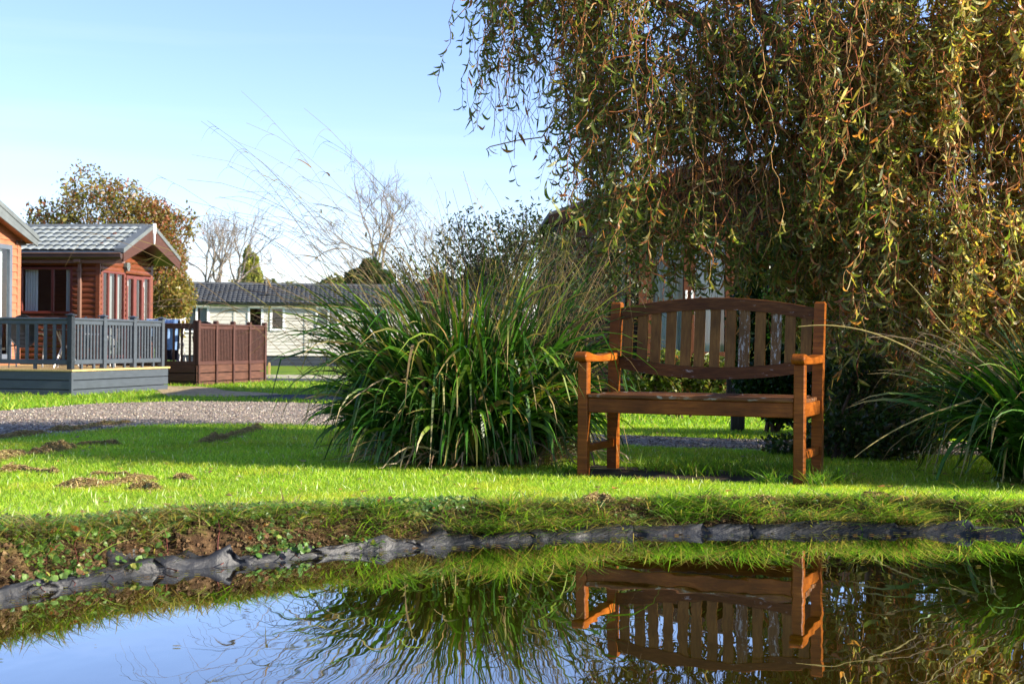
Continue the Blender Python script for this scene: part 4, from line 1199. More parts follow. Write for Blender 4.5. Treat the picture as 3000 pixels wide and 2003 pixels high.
def twiggy():
    rs = np.random.default_rng(73); Y = 12.0
    X, _, _ = vpos(1208, 760, Y); z0 = gz(X, Y)
    root = empty('twiggy_shrub', (X, Y, z0), 0, 'dark twiggy shrub with small narrow leaves left of the dark cabin corner', 'shrub')
    off = np.array(root.location); mb = MB(); mb.T = lambda v: v-off; tips = []
    for k in range(9):
        a = k*.7
        grow(mb, (X+.12*math.cos(a), Y+.1*math.sin(a), z0-.05), (.20*math.cos(a), .2*math.sin(a), 1), .60, .018, 4, rs, np.array([.07, .05, .035]), .14, .38, .74, (2, 3), .16, tips, .0035)
    mb.build('trunk', M['bark'], root)
    mb = MB(); mb.T = lambda v: v-off
    t = np.array(tips); n_ = 8500; i = rs.integers(0, len(t), n_)
    c = t[i]+rs.normal(0, .075, (n_, 3)); c[:, 2] -= .14*rs.random(n_)
    a = unit(rs.normal(0, 1, (n_, 3))+np.array([0, 0, -.8])); s_ = unit(np.cross(a, rs.normal(0, 1, (n_, 3)))); L_ = .012+.016*rs.random((n_, 1))
    mb.add(np.stack([c-a*L_, c+s_*L_*.36, c+a*L_, c-s_*L_*.36], 1).reshape(-1, 3), np.arange(n_*4).reshape(-1, 4), np.repeat(pal(n_, [(.05, .075, .018), (.035, .05, .014), (.09, .10, .025)], [3, 3, 1], .2), 4, 0))
    mb.build('crown', M['leaf'], root)
twiggy()
X_, _, _ = vpos(1570, 850, 15.5)
bush('low_shrub', 'low yellow green leafy shrub seen through the gaps under the bench back', 'shrub', X_, 15.5,
     [vb(1470, 860, 15.5, 50, 40), vb(1540, 850, 15.5, 50, 55), vb(1610, 855, 15.5, 46, 50), vb(1660, 862, 15.5, 40, 42)], 4200, .07, [(.13, .17, .03), (.20, .22, .04), (.09, .10, .03), (.2, .08, .04)], [3, 2, 2, .8], 74, .2, thin=.45)
# under-growth at the foot of the willow
X_, _, _ = vpos(1900, 990, 8.6)
bush('bramble', 'dark low bramble tangle on the ground right of the bench', 'bramble', X_, 8.6,
     [vb(1800, 1020, 9.0, 70, 30), vb(1920, 1000, 8.8, 90, 60), vb(2040, 990, 8.6, 90, 80), vb(1980, 900, 9.2, 90, 90), vb(2120, 960, 8.4, 60, 90)], 7000, .04, [(.04, .075, .016), (.07, .12, .02), (.14, .11, .05), (.03, .05, .012)], [3, 2, 1.5, 2], 75, .2, thin=.45)

# ------------------------------------------------------------------ buildings
M['orange_wall'] = paint('orange stained boards', (.34, .13, .065), .55, .22, 4, .35, .2, (1, 1, 6))
M['red_wall'] = paint('red brown stained logs', (.15, .042, .017), .4, .35, 4, .4, .25, (1, 1, 8))
M['maroon'] = paint('maroon plastic boards', (.066, .027, .017), .5, .2, 5, .25, .12, (1, 1, 8))
M['maroon_win'] = paint('maroon window frame', (.13, .028, .02), .35, .15, 5, .45, .1)
M['brown_pipe'] = paint('brown gutter plastic', (.16, .085, .06), .35, .15, 5, .5, .08)
M['dark_gutter'] = paint('dark brown gutter', (.05, .028, .022), .35, .15, 5, .5, .08)
M['grey_tile'] = paint('pale grey roof tiles', (.27, .30, .285), .55, .22, 3, .35, .3)
M['dark_tile'] = paint('charcoal roof tiles', (.070, .076, .080), .6, .25, 3, .2, .3)
M['grey_trim'] = paint('grey green trim', (.115, .13, .13), .5, .15, 4)
M['white'] = paint('white plastic', (.78, .78, .77), .4, .05, 4, .4, .05)
M['cream'] = paint('cream cladding boards', (.53, .505, .445), .55, .10, 1.2, .3, .12, (1, 1, 6))
M['slate_skirt'] = paint('dark slate skirting', (.035, .042, .055), .5, .15, 3)
M['grey_wood'] = paint('charcoal grey deck paint', (.052, .064, .078), .45, .15, 4, .4, .2, (1, 1, 5))
M['deck_board'] = paint('yellow deck boards', (.50, .34, .13), .6, .2, 6, .3, .2, (6, 1, 1))
M['brown_wood'] = paint('brown deck wood', (.062, .022, .014), .5, .3, 4, .4, .25, (1, 1, 6))
M['brown_skirt'] = paint('weathered brown boards', (.085, .036, .022), .6, .35, 3, .3, .25, (1, 1, 7))
M['interior'] = paint('room interior', (.045, .034, .024), .8, .3, 2)
M['curtain'] = paint('pale curtain cloth', (.62, .64, .62), .85, .1, 6, .1, .2, (8, 8, 1))
M['glass'] = glass('window glass')
M['grey_frame'] = paint('slate blue window frame', (.10, .12, .15), .4, .12, 4)
M['metal'] = paint('brushed metal', (.5, .5, .5), .3, .1, 20, .6)
M['black'] = paint('black chair mesh', (.012, .012, .014), .45, .3, 20, .4)
M['silver'] = paint('silver chair frame', (.5, .5, .5), .3, .1, 10, .7)
M['dark_log'] = paint('dark brown cabin boards', (.016, .009, .007), .75, .25, 4, .1, .2, (1, 1, 8))
M['cabin_orange'] = paint('orange brown cabin trim', (.085, .028, .011), .6, .2, 4, .15, .2)
M['felt'] = paint('dark roof felt', (.035, .036, .04), .8, .2, 6)

def clad(mb, frame, L, z0, z1, bh, prof, openings=()):
    """rows of boards along a wall; frame maps (along, outward, up); openings are (u0,u1,z0,z1)"""
    nrow = max(1, round((z1-z0)/bh)); bh = (z1-z0)/nrow
    for k in range(nrow):
        a, b = z0+k*bh, z0+(k+1)*bh; mid = (a+b)/2
        iv = [(0, L if not callable(L) else L(mid))] if not callable(L) else [L(mid)]
        for (u0, u1, q0, q1) in openings:
            if q0 < mid < q1:
                nv = []
                for s, e in iv:
                    if u1 <= s or u0 >= e: nv.append((s, e)); continue
                    if s < u0: nv.append((s, u0))
                    if u1 < e: nv.append((u1, e))
                iv = nv
        for s, e in iv:
            if e-s < .01: continue
            V = []
            for u in (s, e):
                V += [(u, -.05, a)]+[(u, o, a+f*bh) for o, f in prof]+[(u, -.05, b)]
            m_ = len(prof)+2
            f_ = [(i, (i+1) % m_, m_+(i+1) % m_, m_+i) for i in range(m_)]+[tuple(range(m_-1, -1, -1)), tuple(range(m_, 2*m_))]
            mb.add(frame(np.array(V, float)), f_)
LAP = [(.022, 0), (.022, .08), (.003, 1.0)]
LOG = [(.004, 0), (.022, .12), (.030, .4), (.026, .75), (.006, .96), (.004, 1.0)]
def fr(ox, oy, ax, ay, nx_, ny_):
    def f(v):
        v = np.asarray(v, float)
        return np.stack([ox+ax*v[:, 0]+nx_*v[:, 1], oy+ay*v[:, 0]+ny_*v[:, 1], v[:, 2]], 1)
    return f
def window(root, frame, u0, u1, z0, z1, mat, fw=.06, bars=(), curtains=(), proud=.035, name='window', glass_in=.0, cmat=None, blind=None):
    mb = MB(); mb.T = frame
    mb.box(u0, u0+fw, -.04, proud, z0, z1, .006); mb.box(u1-fw, u1, -.04, proud, z0, z1, .006)
    mb.box(u0+fw, u1-fw, -.04, proud-.002, z1-fw, z1, .006); mb.box(u0+fw, u1-fw, -.04, proud+.012, z0, z0+fw, .006)
    for b in bars: mb.box(b-fw*.5, b+fw*.5, -.035, proud-.004, z0+fw, z1-fw, .005)
    wn = mb.build(name, mat, root)
    mb = MB(); mb.T = frame
    mb.add([(u0+fw*.6, glass_in, z0+fw*.6), (u1-fw*.6, glass_in, z0+fw*.6), (u1-fw*.6, glass_in, z1-fw*.6), (u0+fw*.6, glass_in, z1-fw*.6)], [(0, 1, 2, 3)])
    mb.build('pane', M['glass'], wn)
    for (a, b, z) in curtains:
        mb = MB(); mb.T = frame
        n_ = 26; u = np.linspace(a, b, n_); o = -.11+.022*np.sin(np.arange(n_)*1.15+a*7)
        V = np.concatenate([np.stack([u, o, np.full(n_, z)], 1), np.stack([u, o, np.full(n_, z1-.01)], 1)])
        mb.add(V, [(i, i+1, n_+i+1, n_+i) for i in range(n_-1)])
        mb.build('curtain', cmat or M['curtain'], wn)
    return wn
def tiled(mb, frame, L, slope_len, per, row, amp, rs):
    """pantile sheet: frame maps (along ridge, down slope, off the slope)"""
    nr = max(1, round(slope_len/row)); row = slope_len/nr; cells = 9
    nu = int(L/per*cells)+1
    u = np.linspace(0, L, nu); ph = (u/per) % 1
    wave = amp*(np.abs(np.sin(np.pi*ph))**.7)
    rows = []
    for k in range(nr):
        jit = rs.normal(0, .0015, nu)
        for v, h in ((k*row, 0.0), (k*row+row*.5, .012), ((k+1)*row+.012, .026)):
            rows.append(np.stack([u, np.full(nu, v)+(wave*.7 if h > .02 else 0), wave*(.75+.25*(h > .02))+h+jit], 1))
    V = np.concatenate(rows); nrow = len(rows)
    f_ = np.arange(nrow*nu).reshape(nrow, nu)
    F_ = np.stack([f_[:-1, :-1], f_[1:, :-1], f_[1:, 1:], f_[:-1, 1:]], -1).reshape(-1, 4)
    mb.add(frame(V), F_)

def lodge(name, label, loc, rz, x0, wd, wall_mat, zw0, ze, zr, over, side, tile, prof, bh, gable_open, long_open, trim, fascia_mat, fas_h, closed_back=True):
    """gabled timber lodge: gable at x=0 facing +x, ridge along x, near long wall at y=0"""
    root = empty(name, loc, rz, label, 'lodge')
    rs = np.random.default_rng(5)
    fg = fr(0, 0, 0, 1, 1, 0)          # gable: along +y, outward +x
    fl = fr(0, 0, -1, 0, 0, -1)        # near long wall: along -x, outward -y
    fb = fr(x0, wd, 1, 0, 0, 1); fe = fr(x0, 0, 0, 1, -1, 0)
    slope = (zr-ze)/(wd/2+side)
    zw = ze+slope*side                 # roof height over the wall plane
    mb = MB(); clad(mb, fg, wd, zw0, zw-.02, bh, prof, gable_open)
    def tri(z):
        t = (z-zw)/slope; return (t, wd-t)
    clad(mb, fg, tri, zw-.02, zr-.06, bh, prof, [])
    clad(mb, fl, -x0, zw0, zw-.04, bh, prof, long_open)
    clad(mb, fb, -x0, zw0, zw-.04, bh, prof, []); clad(mb, fe, wd, zw0, zw-.04, bh, prof, [])
    clad(mb, fe, tri, zw-.04, zr-.06, bh, prof, [])
    mb.build('wall', wall_mat, root)
    mb = MB(); mb.box(x0+.06, -.06, .06, wd-.06, zw0+.45, zw0+.5); mb.box(x0+.06, -1.9, wd*.55, wd*.55+.05, zw0+.5, ze-.05); mb.box(x0+.06, -.06, .06, wd-.06, ze-.06, ze-.03)
    mb.build('room', M['interior'], root)
    # roof
    sl = math.hypot(wd/2+side, zr-ze); c_, s_ = (wd/2+side)/sl, (zr-ze)/sl
    def near(v): return np.stack([x0-.2+v[:, 0], wd/2-c_*v[:, 1]-s_*v[:, 2], zr-s_*v[:, 1]+c_*v[:, 2]], 1)
    def farf(v): return np.stack([x0-.2+v[:, 0], wd/2+c_*v[:, 1]+s_*v[:, 2], zr-s_*v[:, 1]+c_*v[:, 2]], 1)
    Lr = -x0+.2+over-.16
    mb = MB(); tiled(mb, near, Lr, sl, .205, .30, .030, rs); tiled(mb, farf, Lr, sl, .205, .30, .030, rs)
    xs0, xs1 = x0-.2, over
    for sg in (-1, 1):                # underside sheets
        e = (wd/2)+sg*(wd/2+side)
        V = [(xs0, wd/2, zr-.012), (xs1-.03, wd/2, zr-.012), (xs1-.03, e, ze-.012), (xs0, e, ze-.012)]
        mb.add(V+[(a, b, c-.03) for a, b, c in V], [(0, 1, 2, 3), (7, 6, 5, 4), (0, 4, 5, 1), (1, 5, 6, 2), (2, 6, 7, 3), (3, 7, 4, 0)])
    rf = mb.build('roof', tile, root)
    # ridge cap and verge trim
    mb = MB()
    mb.prism([(wd/2-.11, zr-.02), (wd/2-.02, zr+.055), (wd/2+.02, zr+.055), (wd/2+.11, zr-.02)], xs0, xs1-.15, 'x')
    for sg in (-1, 1):
        e = wd/2+sg*(wd/2+side+.02)
        V = [(xs1-.22, wd/2, zr+.045), (xs1+.012, wd/2, zr+.045), (xs1+.012, e, ze+.045), (xs1-.22, e, ze+.045)]
        V += [(xs1-.22, wd/2, zr-.008), (xs1+.012, wd/2, zr-.055), (xs1+.012, e, ze-.055), (xs1-.22, e, ze-.008)]
        mb.add(V, [(0, 1, 2, 3), (1, 5, 6, 2), (0, 4, 5, 1), (2, 6, 7, 3), (3, 7, 4, 0)])
    mb.build('verge_trim', trim, rf)
    # bargeboards
    for sg in (-1, 1):
        e = wd/2+sg*(wd/2+side)
        mb = MB()
        V = [(xs1-.028, wd/2, zr-.058), (xs1-.028, e, ze-.058), (xs1-.028, e, ze-.058-fas_h*.55), (xs1-.028, wd/2, zr-.058-fas_h)]
        V += [(xs1-.002, b, c) for a, b, c in V]
        mb.add(V, [(0, 1, 2, 3), (7, 6, 5, 4), (0, 4, 5, 1), (1, 5, 6, 2), (2, 6, 7, 3), (3, 7, 4, 0)])
        V2 = [(xs1, wd/2, zr-.058-fas_h*.48), (xs1, e, ze-.058-fas_h*.30), (xs1, e, ze-.066-fas_h*.30), (xs1, wd/2, zr-.066-fas_h*.48)]
        mb.add(V2, [(0, 1, 2, 3)])
        mb.build('bargeboard', fascia_mat, root)
    # soffits of the front overhang
    mb = MB()
    for sg in (-1, 1):
        e = wd/2+sg*(wd/2+side)
        V = [(.03, wd/2, zr-.06-fas_h*.55), (xs1-.03, wd/2, zr-.06-fas_h*.55), (xs1-.03, e, ze-.06-fas_h*.30), (.03, e, ze-.06-fas_h*.30)]
        mb.add(V+[(a, b, c+.012) for a, b, c in V], [(0, 1, 2, 3), (7, 6, 5, 4), (0, 4, 5, 1), (1, 5, 6, 2), (2, 6, 7, 3), (3, 7, 4, 0)])
    mb.build('soffit', M['dark_gutter'] if fascia_mat is M['maroon'] else M['orange_wall'], root)
    return root, fg, fl, zw

# red lodge with pale tiles
RL_ROT = R(-8.0)
root, fg, fl, zw = lodge('timber_lodge', 'red brown log lodge with pale grey tiled roof and maroon gable', (-9.30, 32.0, -.30), RL_ROT, -8.5, 3.0, M['red_wall'], .35, 3.02, 3.70, .66, .2,
    M['grey_tile'], LOG, .125, [(.10, 1.36, .62, 2.60), (1.42, 2.9, .62, 2.58)], [(.62, 1.88, 1.60, 2.66)], M['grey_trim'], M['maroon'], .36)
gwin = [(.10, .56, 1), (.56, .97, 0), (.97, 1.36, 0)]
window(root, fg, .10, 1.36, .62, 2.60, M['maroon_win'], .055, [.47, .90], [(.16, .40, .7), (.80, .88, .7), (1.22, 1.31, .7)])
for k, (a, b) in enumerate(((1.44, 1.93), (1.93, 2.42))):
    dn = window(root, fg, a, b, .55, 2.55, M['maroon_win'], .085, [], [(a+.05, a+.12, .6)] if k else [(b-.14, b-.07, .6)], .04, 'door')
    for zz in (.9, 2.3):
        mb = MB(); mb.T = fg; mb.box(a+.01 if k == 0 else b-.03, a+.03 if k == 0 else b-.01, .04, .055, zz, zz+.12)
        mb.build('hinge', M['metal'], dn)
window(root, fg, 2.44, 2.88, .62, 2.56, M['maroon_win'], .055, [], [(2.50, 2.82, .7)])
window(root, fl, .62, 1.88, 1.60, 2.66, M['maroon_win'], .06, [1.10], [(1.52, 1.80, 1.62), (.66, .82, 1.62)])
mb = MB(); mb.T = fl                                  # corner post
mb.box(-.035, .075, -.02, .036, .35, zw-.05, .008); mb.build('corner_board', M['red_wall'], root)
for a, b in ((.0755, .10), (2.90, 3.035)):
    mb = MB(); mb.T = fg; mb.box(a, b, -.02, .034, .35, zw-.05, .006); mb.build('corner_board', M['red_wall'], root)
mb = MB(); mb.prism([(-.33, 2.95), (-.33, 2.87), (-.29, 2.83), (-.23, 2.83), (-.2, 2.87), (-.2, 2.95)], -8.6, .64, 'x'); mb.build('gutter', M['dark_gutter'], root)
mb = MB(); mb.prism([(-.335, 2.965), (-.345, 2.95), (-.335, 2.935), (-.322, 2.95)], -8.6, .642, 'x'); mb.box(-8.5, .62, -.197, -.03, 2.74, 2.83); mb.build('eave_board', M['brown_pipe'], root)
mb = MB(); mb.box(-.46, -.38, -.13, -.05, .35, 2.75, .012); mb.box(-.475, -.365, -.145, -.045, 2.55, 2.60, .006); mb.box(-.50, -.34, -.27, -.05, 2.75, 2.835, .012)
mb.build('downpipe', M['brown_pipe'], root)
mb = MB(); mb.box(.655, .70, 1.44, 1.56, 3.52, 3.76, .008); mb.prism([(1.46, 3.52), (1.54, 3.52), (1.52, 3.28), (1.49, 3.28)], .662, .69, 'x'); mb.build('finial', M['white'], root)
mb = MB(); mb.T = fg
mb.prism([(1.27, 2.83), (1.43, 2.83), (1.45, 2.73), (1.40, 2.64), (1.30, 2.64), (1.25, 2.73)], .035, .12, 'y'); mb.build('wall_lamp', M['grey_trim'], root)

# orange lodge at the left edge
root, fg, fl, zw = lodge('timber_lodge', 'orange boarded lodge with grey roof edge cut off by the left picture edge', (-10.69, 26.33, -.30), RL_ROT, -7.5, 3.2, M['orange_wall'], .35, 3.14, 3.80, .30, .25,
    M['dark_tile'], LAP, .155, [(.55, 2.87, .62, 2.95)], [], M['grey_trim'], M['grey_trim'], .22)
window(root, fg, .55, 2.87, .62, 2.95, M['grey_frame'], .10, [1.7], [(2.05, 2.74, .65), (.7, 1.4, .65)])
mb = MB(); mb.T = fg; mb.box(3.10, 3.24, -.02, .034, .35, zw-.08, .008); mb.build('corner_board', M['orange_wall'], root)
mb = MB(); mb.T = fg; mb.box(3.0, 3.40, .036, .06, 2.98, 3.06, .006); mb.build('eave_board', M['dark_gutter'], root)

# grey deck
def railing(root, frame, posts, z0, rail, pw, gap, bw, wood_m, cap=True, post_h=1.0, cap_mat=None, low=.09):
    for p in posts:
        mb = MB(); mb.T = frame
        mb.box(p-pw, p+pw, -pw, pw, z0, z0+post_h, .008)
        po = mb.build('post', wood_m, root)
        if cap == 'flat':
            mb = MB(); mb.T = frame
            V = [(p-pw-.025, -pw-.025), (p+pw+.025, -pw-.025), (p+pw+.025, pw+.025), (p-pw-.025, pw+.025)]
            zt = z0+post_h
            mb.add([(a, b, zt) for a, b in V]+[(a, b, zt+.018) for a, b in V]+[(p, 0, zt+.045)], [(3, 2, 1, 0), (0, 1, 5, 4), (1, 2, 6, 5), (2, 3, 7, 6), (3, 0, 4, 7), (4, 5, 8), (5, 6, 8), (6, 7, 8), (7, 4, 8)])
            mb.build('post_cap', wood_m, po)
        elif cap == 'round':
            mb = MB(); mb.T = frame
            mb.prism([(p-pw, z0+post_h), (p+pw, z0+post_h), (p+pw, z0+post_h+.02), (p+pw*.5, z0+post_h+.05), (p-pw*.5, z0+post_h+.05), (p-pw, z0+post_h+.02)], -pw, pw, 'y')
            mb.build('post_cap', wood_m, po)
    for a, b in zip(posts[:-1], posts[1:]):
        mb = MB(); mb.T = frame
        a1, b1 = a+pw+.001, b-pw-.001
        mb.box(a1, b1, -.045, .045, z0+rail-.045, z0+rail, .012); mb.box(a1, b1, -.022, .022, z0+rail-.12, z0+rail-.046, .005)
        mb.box(a1, b1, -.022, .022, z0+low, z0+low+.085, .006)
        k = max(1, int(round((b1-a1)/gap)))
        for i in range(k):
            c = a1+(b1-a1)*(i+.5)/k
            mb.box(c-bw/2, c+bw/2, -.016, .016, z0+low+.085, z0+rail-.12, .005)
        for c in (a1+(b1-a1)*.3, a1+(b1-a1)*.72): mb.box(c-.03, c+.03, -.018, .018, z0, z0+low)
        mb.build('railing_panel', wood_m, root)
def skirt(root, frame, L, z0, ztop, n_, mat, gap=.014, L0=0.0):
    mb = MB(); mb.T = frame
    hh = (ztop-z0)/n_
    for i in range(n_):
        mb.box(L0, L, -.02+.002*i, .006, z0+i*hh+gap*(i > 0), z0+(i+1)*hh, .005)
    return mb.build('skirting', mat, root)
rd = math.atan2(-.224, .975)
gr = empty('grey_deck', (-7.86, 25.4, -.29), rd, 'charcoal grey raised deck with slatted railings and yellow deck edge', 'deck')
fF = fr(0, 0, -1, 0, 0, -1); fS = fr(0, 0, 0, 1, 1, 0)
DT = .485
mb = MB(); mb.box(-6.2, .035, -.035, 3.78, DT-.035, DT, .004); mb.build('decking', M['deck_board'], gr)
skirt(gr, fF, 6.2, -.05, DT-.036, 3, M['grey_wood']); skirt(gr, fS, 3.74, -.05, DT-.036, 3, M['grey_wood'])
mb = MB(); mb.box(-.045, .012, -.012, .045, -.05, DT-.037, .006); mb.build('corner_post', M['grey_wood'], gr)
mb = MB(); mb.box(-6.1, -.06, .06, 3.7, -.05, DT-.06); mb.build('base', M['black'], gr)
railing(gr, fr(0, .07, -1, 0, 0, -1), [.06, 2.35, 4.6, 6.1], DT, .93, .052, .178, .062, M['grey_wood'], 'flat', .965)
railing(gr, fr(-.06, 0, 0, 1, 1, 0), [.07, 1.22, 2.38, 3.56], DT, .93, .052, .115, .048, M['grey_wood'], 'flat', .965)

# brown deck
bd = math.atan2(-.275, .961)
br_ = empty('brown_deck', (-7.0, 31.6, -.34), bd, 'dark brown raised deck with slatted fence railings beside the pale caravan', 'deck')
DB = .52
mb = MB(); mb.box(-2.6, .0, .02, 3.38, DB-.04, DB); mb.build('decking', M['brown_skirt'], br_)
skirt(br_, fr(0, 0, 0, 1, 1, 0), 3.40, -.05, DB, 3, M['brown_skirt'], .02)
skirt(br_, fr(-.05, .03, -1, 0, 0, -1), 2.5, -.05, DB, 3, M['brown_wood'], .02)
mb = MB(); mb.box(-2.5, -.06, .1, 3.3, -.05, DB-.06); mb.build('base', M['black'], br_)
railing(br_, fr(.0, 0, 0, 1, 1, 0), [.05, .88, 1.72, 2.55, 3.38], DB, .93, .05, .072, .034, M['brown_wood'], 'round', .95, low=.0)
railing(br_, fr(0, .05, -1, 0, 0, -1), [.05, 1.35, 2.5], DB, .93, .05, .20, .05, M['brown_wood'], 'round', .95, low=.0)
for yy in (.05, .88, 1.72, 2.55, 3.38):
    mb = MB(); mb.box(.007, .05, yy-.035, yy+.035, -.06, DB-.001, .005); mb.build('lower_post', M['brown_wood'], br_)

# ------------------------------------------------------------------ things on the decks
def deck_chair(loc, rz, label, tilt=.15):
    root = empty('garden_chair', loc, rz, label, 'chair', 'round backed black garden chairs')
    an = np.linspace(0, 2*np.pi, 22)
    mb = MB()
    V = [(0, .0, .68)]+[(.26*math.cos(a), .02+.10*(.30*math.sin(a)+.3), .68+.30*math.sin(a)) for a in an[:-1]]
    mb.add(V, [(0, 1+i, 1+(i+1) % 21) for i in range(21)])
    for i in range(6):
        z = .45+.08*i; hw = .26*math.sqrt(max(0, 1-((z-.68)/.3)**2)); mb.tube([(-hw, .035, z), (0, .02, z), (hw, .035, z)], .004, 4)
    mb.build('backrest', M['black'], root)
    mb = MB(); mb.tube(np.stack([.26*np.cos(an), .02+.10*(.30*np.sin(an)+.3), .68+.30*np.sin(an)], 1), .014, 6); mb.build('back_frame', M['black'], root)
    mb = MB(); mb.box(-.25, .25, -.46, .0, .40, .425, .01); mb.build('seat', M['black'], root)
    for sx in (-1, 1):
        mb = MB(); mb.tube([(sx*.24, .10, 0), (sx*.25, .02, .42), (sx*.27, .04, .62)], .014, 6); mb.build('leg', M['black'], root)
        mb = MB(); mb.tube([(sx*.24, -.44, 0), (sx*.27, -.42, .38), (sx*.29, -.40, .60), (sx*.29, -.2, .64), (sx*.27, .04, .64)], .016, 6); mb.build('leg', M['silver'], root)
    return root
def deck_pt(r_, lx, ly, lz):
    p = Matrix.LocRotScale(r_.location, r_.rotation_euler, None) @ Vector((lx, ly, lz)); return tuple(p)
deck_chair(deck_pt(gr, -1.55, .95, DT), R(185), 'black round backed chair on the grey deck, left of the table')
deck_chair(deck_pt(gr, -.95, 2.3, DT), R(95), 'black round backed chair on the grey deck, behind its corner post')
deck_chair(deck_pt(br_, -1.30, .75, DB), R(175), 'black round backed chair on the brown deck beside the grey deck end')
deck_chair(deck_pt(br_, -.28, .9, DB), R(190), 'black round backed chair on the brown deck by its corner post')
t = empty('garden_table', deck_pt(gr, -.95, 1.35, DT), rd, 'dark round table between chairs on the grey deck', 'table')
MB().lathe([(.40, .70), (.42, .715), (.41, .73)], 0, 0, 20).build('table_top', M['black'], t)
for k in range(3):
    a = k*2.09+.4
    mb = MB(); mb.tube([(.30*math.cos(a), .30*math.sin(a), 0), (.05*math.cos(a), .05*math.sin(a), .40), (.22*math.cos(a), .22*math.sin(a), .70)], .016, 6); mb.build('leg', M['silver'], t)

rk = empty('drying_rack', deck_pt(br_, -1.02, .42, DB), bd+R(4), 'white folding clothes airer on the brown deck', 'drying rack')
for yy in (-.10, .10):
    mb = MB()
    mb.tube([(-.42, -yy*1.8, 0), (-.42, yy*1.2, 1.0), (-.41, yy*1.22, 1.02), (.41, yy*1.22, 1.02), (.42, yy*1.2, 1.0), (.42, -yy*1.8, 0)], .010, 6)
    mb.build('leg_frame', M['white'], rk)
mb = MB()
for k in range(5): mb.tube([(-.42, -.12+.06*k, 1.0), (.42, -.12+.06*k, 1.0)], .006, 5)
mb.tube([(.42, -.14, 1.0), (.42, .16, 1.06)], .008, 5)
mb.build('rail', M['white'], rk)
def cloth(name, label, cat, col, x0, x1, drop, mat_name, legs=False, y=-.13, drop2=None):
    mat = paint(mat_name, col, .85, .3, 9, .1, .4, (4, 4, 1), 40)
    n_, k_ = 18, 14
    mb = MB()
    def sheet(a, b, dr, yy):
        u = np.linspace(a, b, n_); v = np.linspace(0, 1, k_)
        U, Vv = np.meshgrid(u, v)
        wav = .018*np.sin(U*38+a*9)*np.clip(Vv*2, .2, 1)+.01*np.sin(U*17+Vv*5)
        Z = 1.02-dr*Vv+.006*np.sin(U*30)
        Yc = yy+wav-.012*np.sin(np.pi*np.clip(Vv*3, 0, 1))
        Uc = (a+b)/2+(U-(a+b)/2)*(1-.12*Vv)
        P = np.stack([Uc, Yc, Z], -1).reshape(-1, 3)
        i_ = np.arange(n_*k_).reshape(k_, n_)
        f_ = np.stack([i_[:-1, :-1], i_[:-1, 1:], i_[1:, 1:], i_[1:, :-1]], -1).reshape(-1, 4)
        P2 = P+np.array([0, .006, 0])
        mb.add(P, f_); mb.add(P2, f_[:, ::-1])
    sheet(x0, x1, .24 if legs else drop, y)
    if legs:
        sheet(x0+.01, (x0+x1)/2-.005, drop*.55, y-.008); sheet((x0+x1)/2+.02, x1, drop, y-.010)
    o = mb.build(name, mat); o.location = rk.location; o.rotation_euler = rk.rotation_euler
    tag(o, label, cat)
cloth('jeans', 'light blue jeans hung over the white clothes airer', 'jeans', (.22, .36, .62), -.40, .36, .68, 'light denim', True)
cloth('dark_trousers', 'black trousers hung low on the airer behind the jeans', 'trousers', (.02, .022, .035), -.10, .34, .92, 'dark cloth', False, .02)
mb = MB(); mb.lathe([(.05, 0), (.055, .02), (.055, .30), (.03, .33), (.02, .36)], 0, 0, 14)
o = mb.build('red_bottle', paint('coral plastic', (.55, .12, .10), .4, .1, 5)); o.location = deck_pt(br_, -.16, .45, DB); tag(o, 'coral red container on the brown deck next to the corner post', 'bottle')

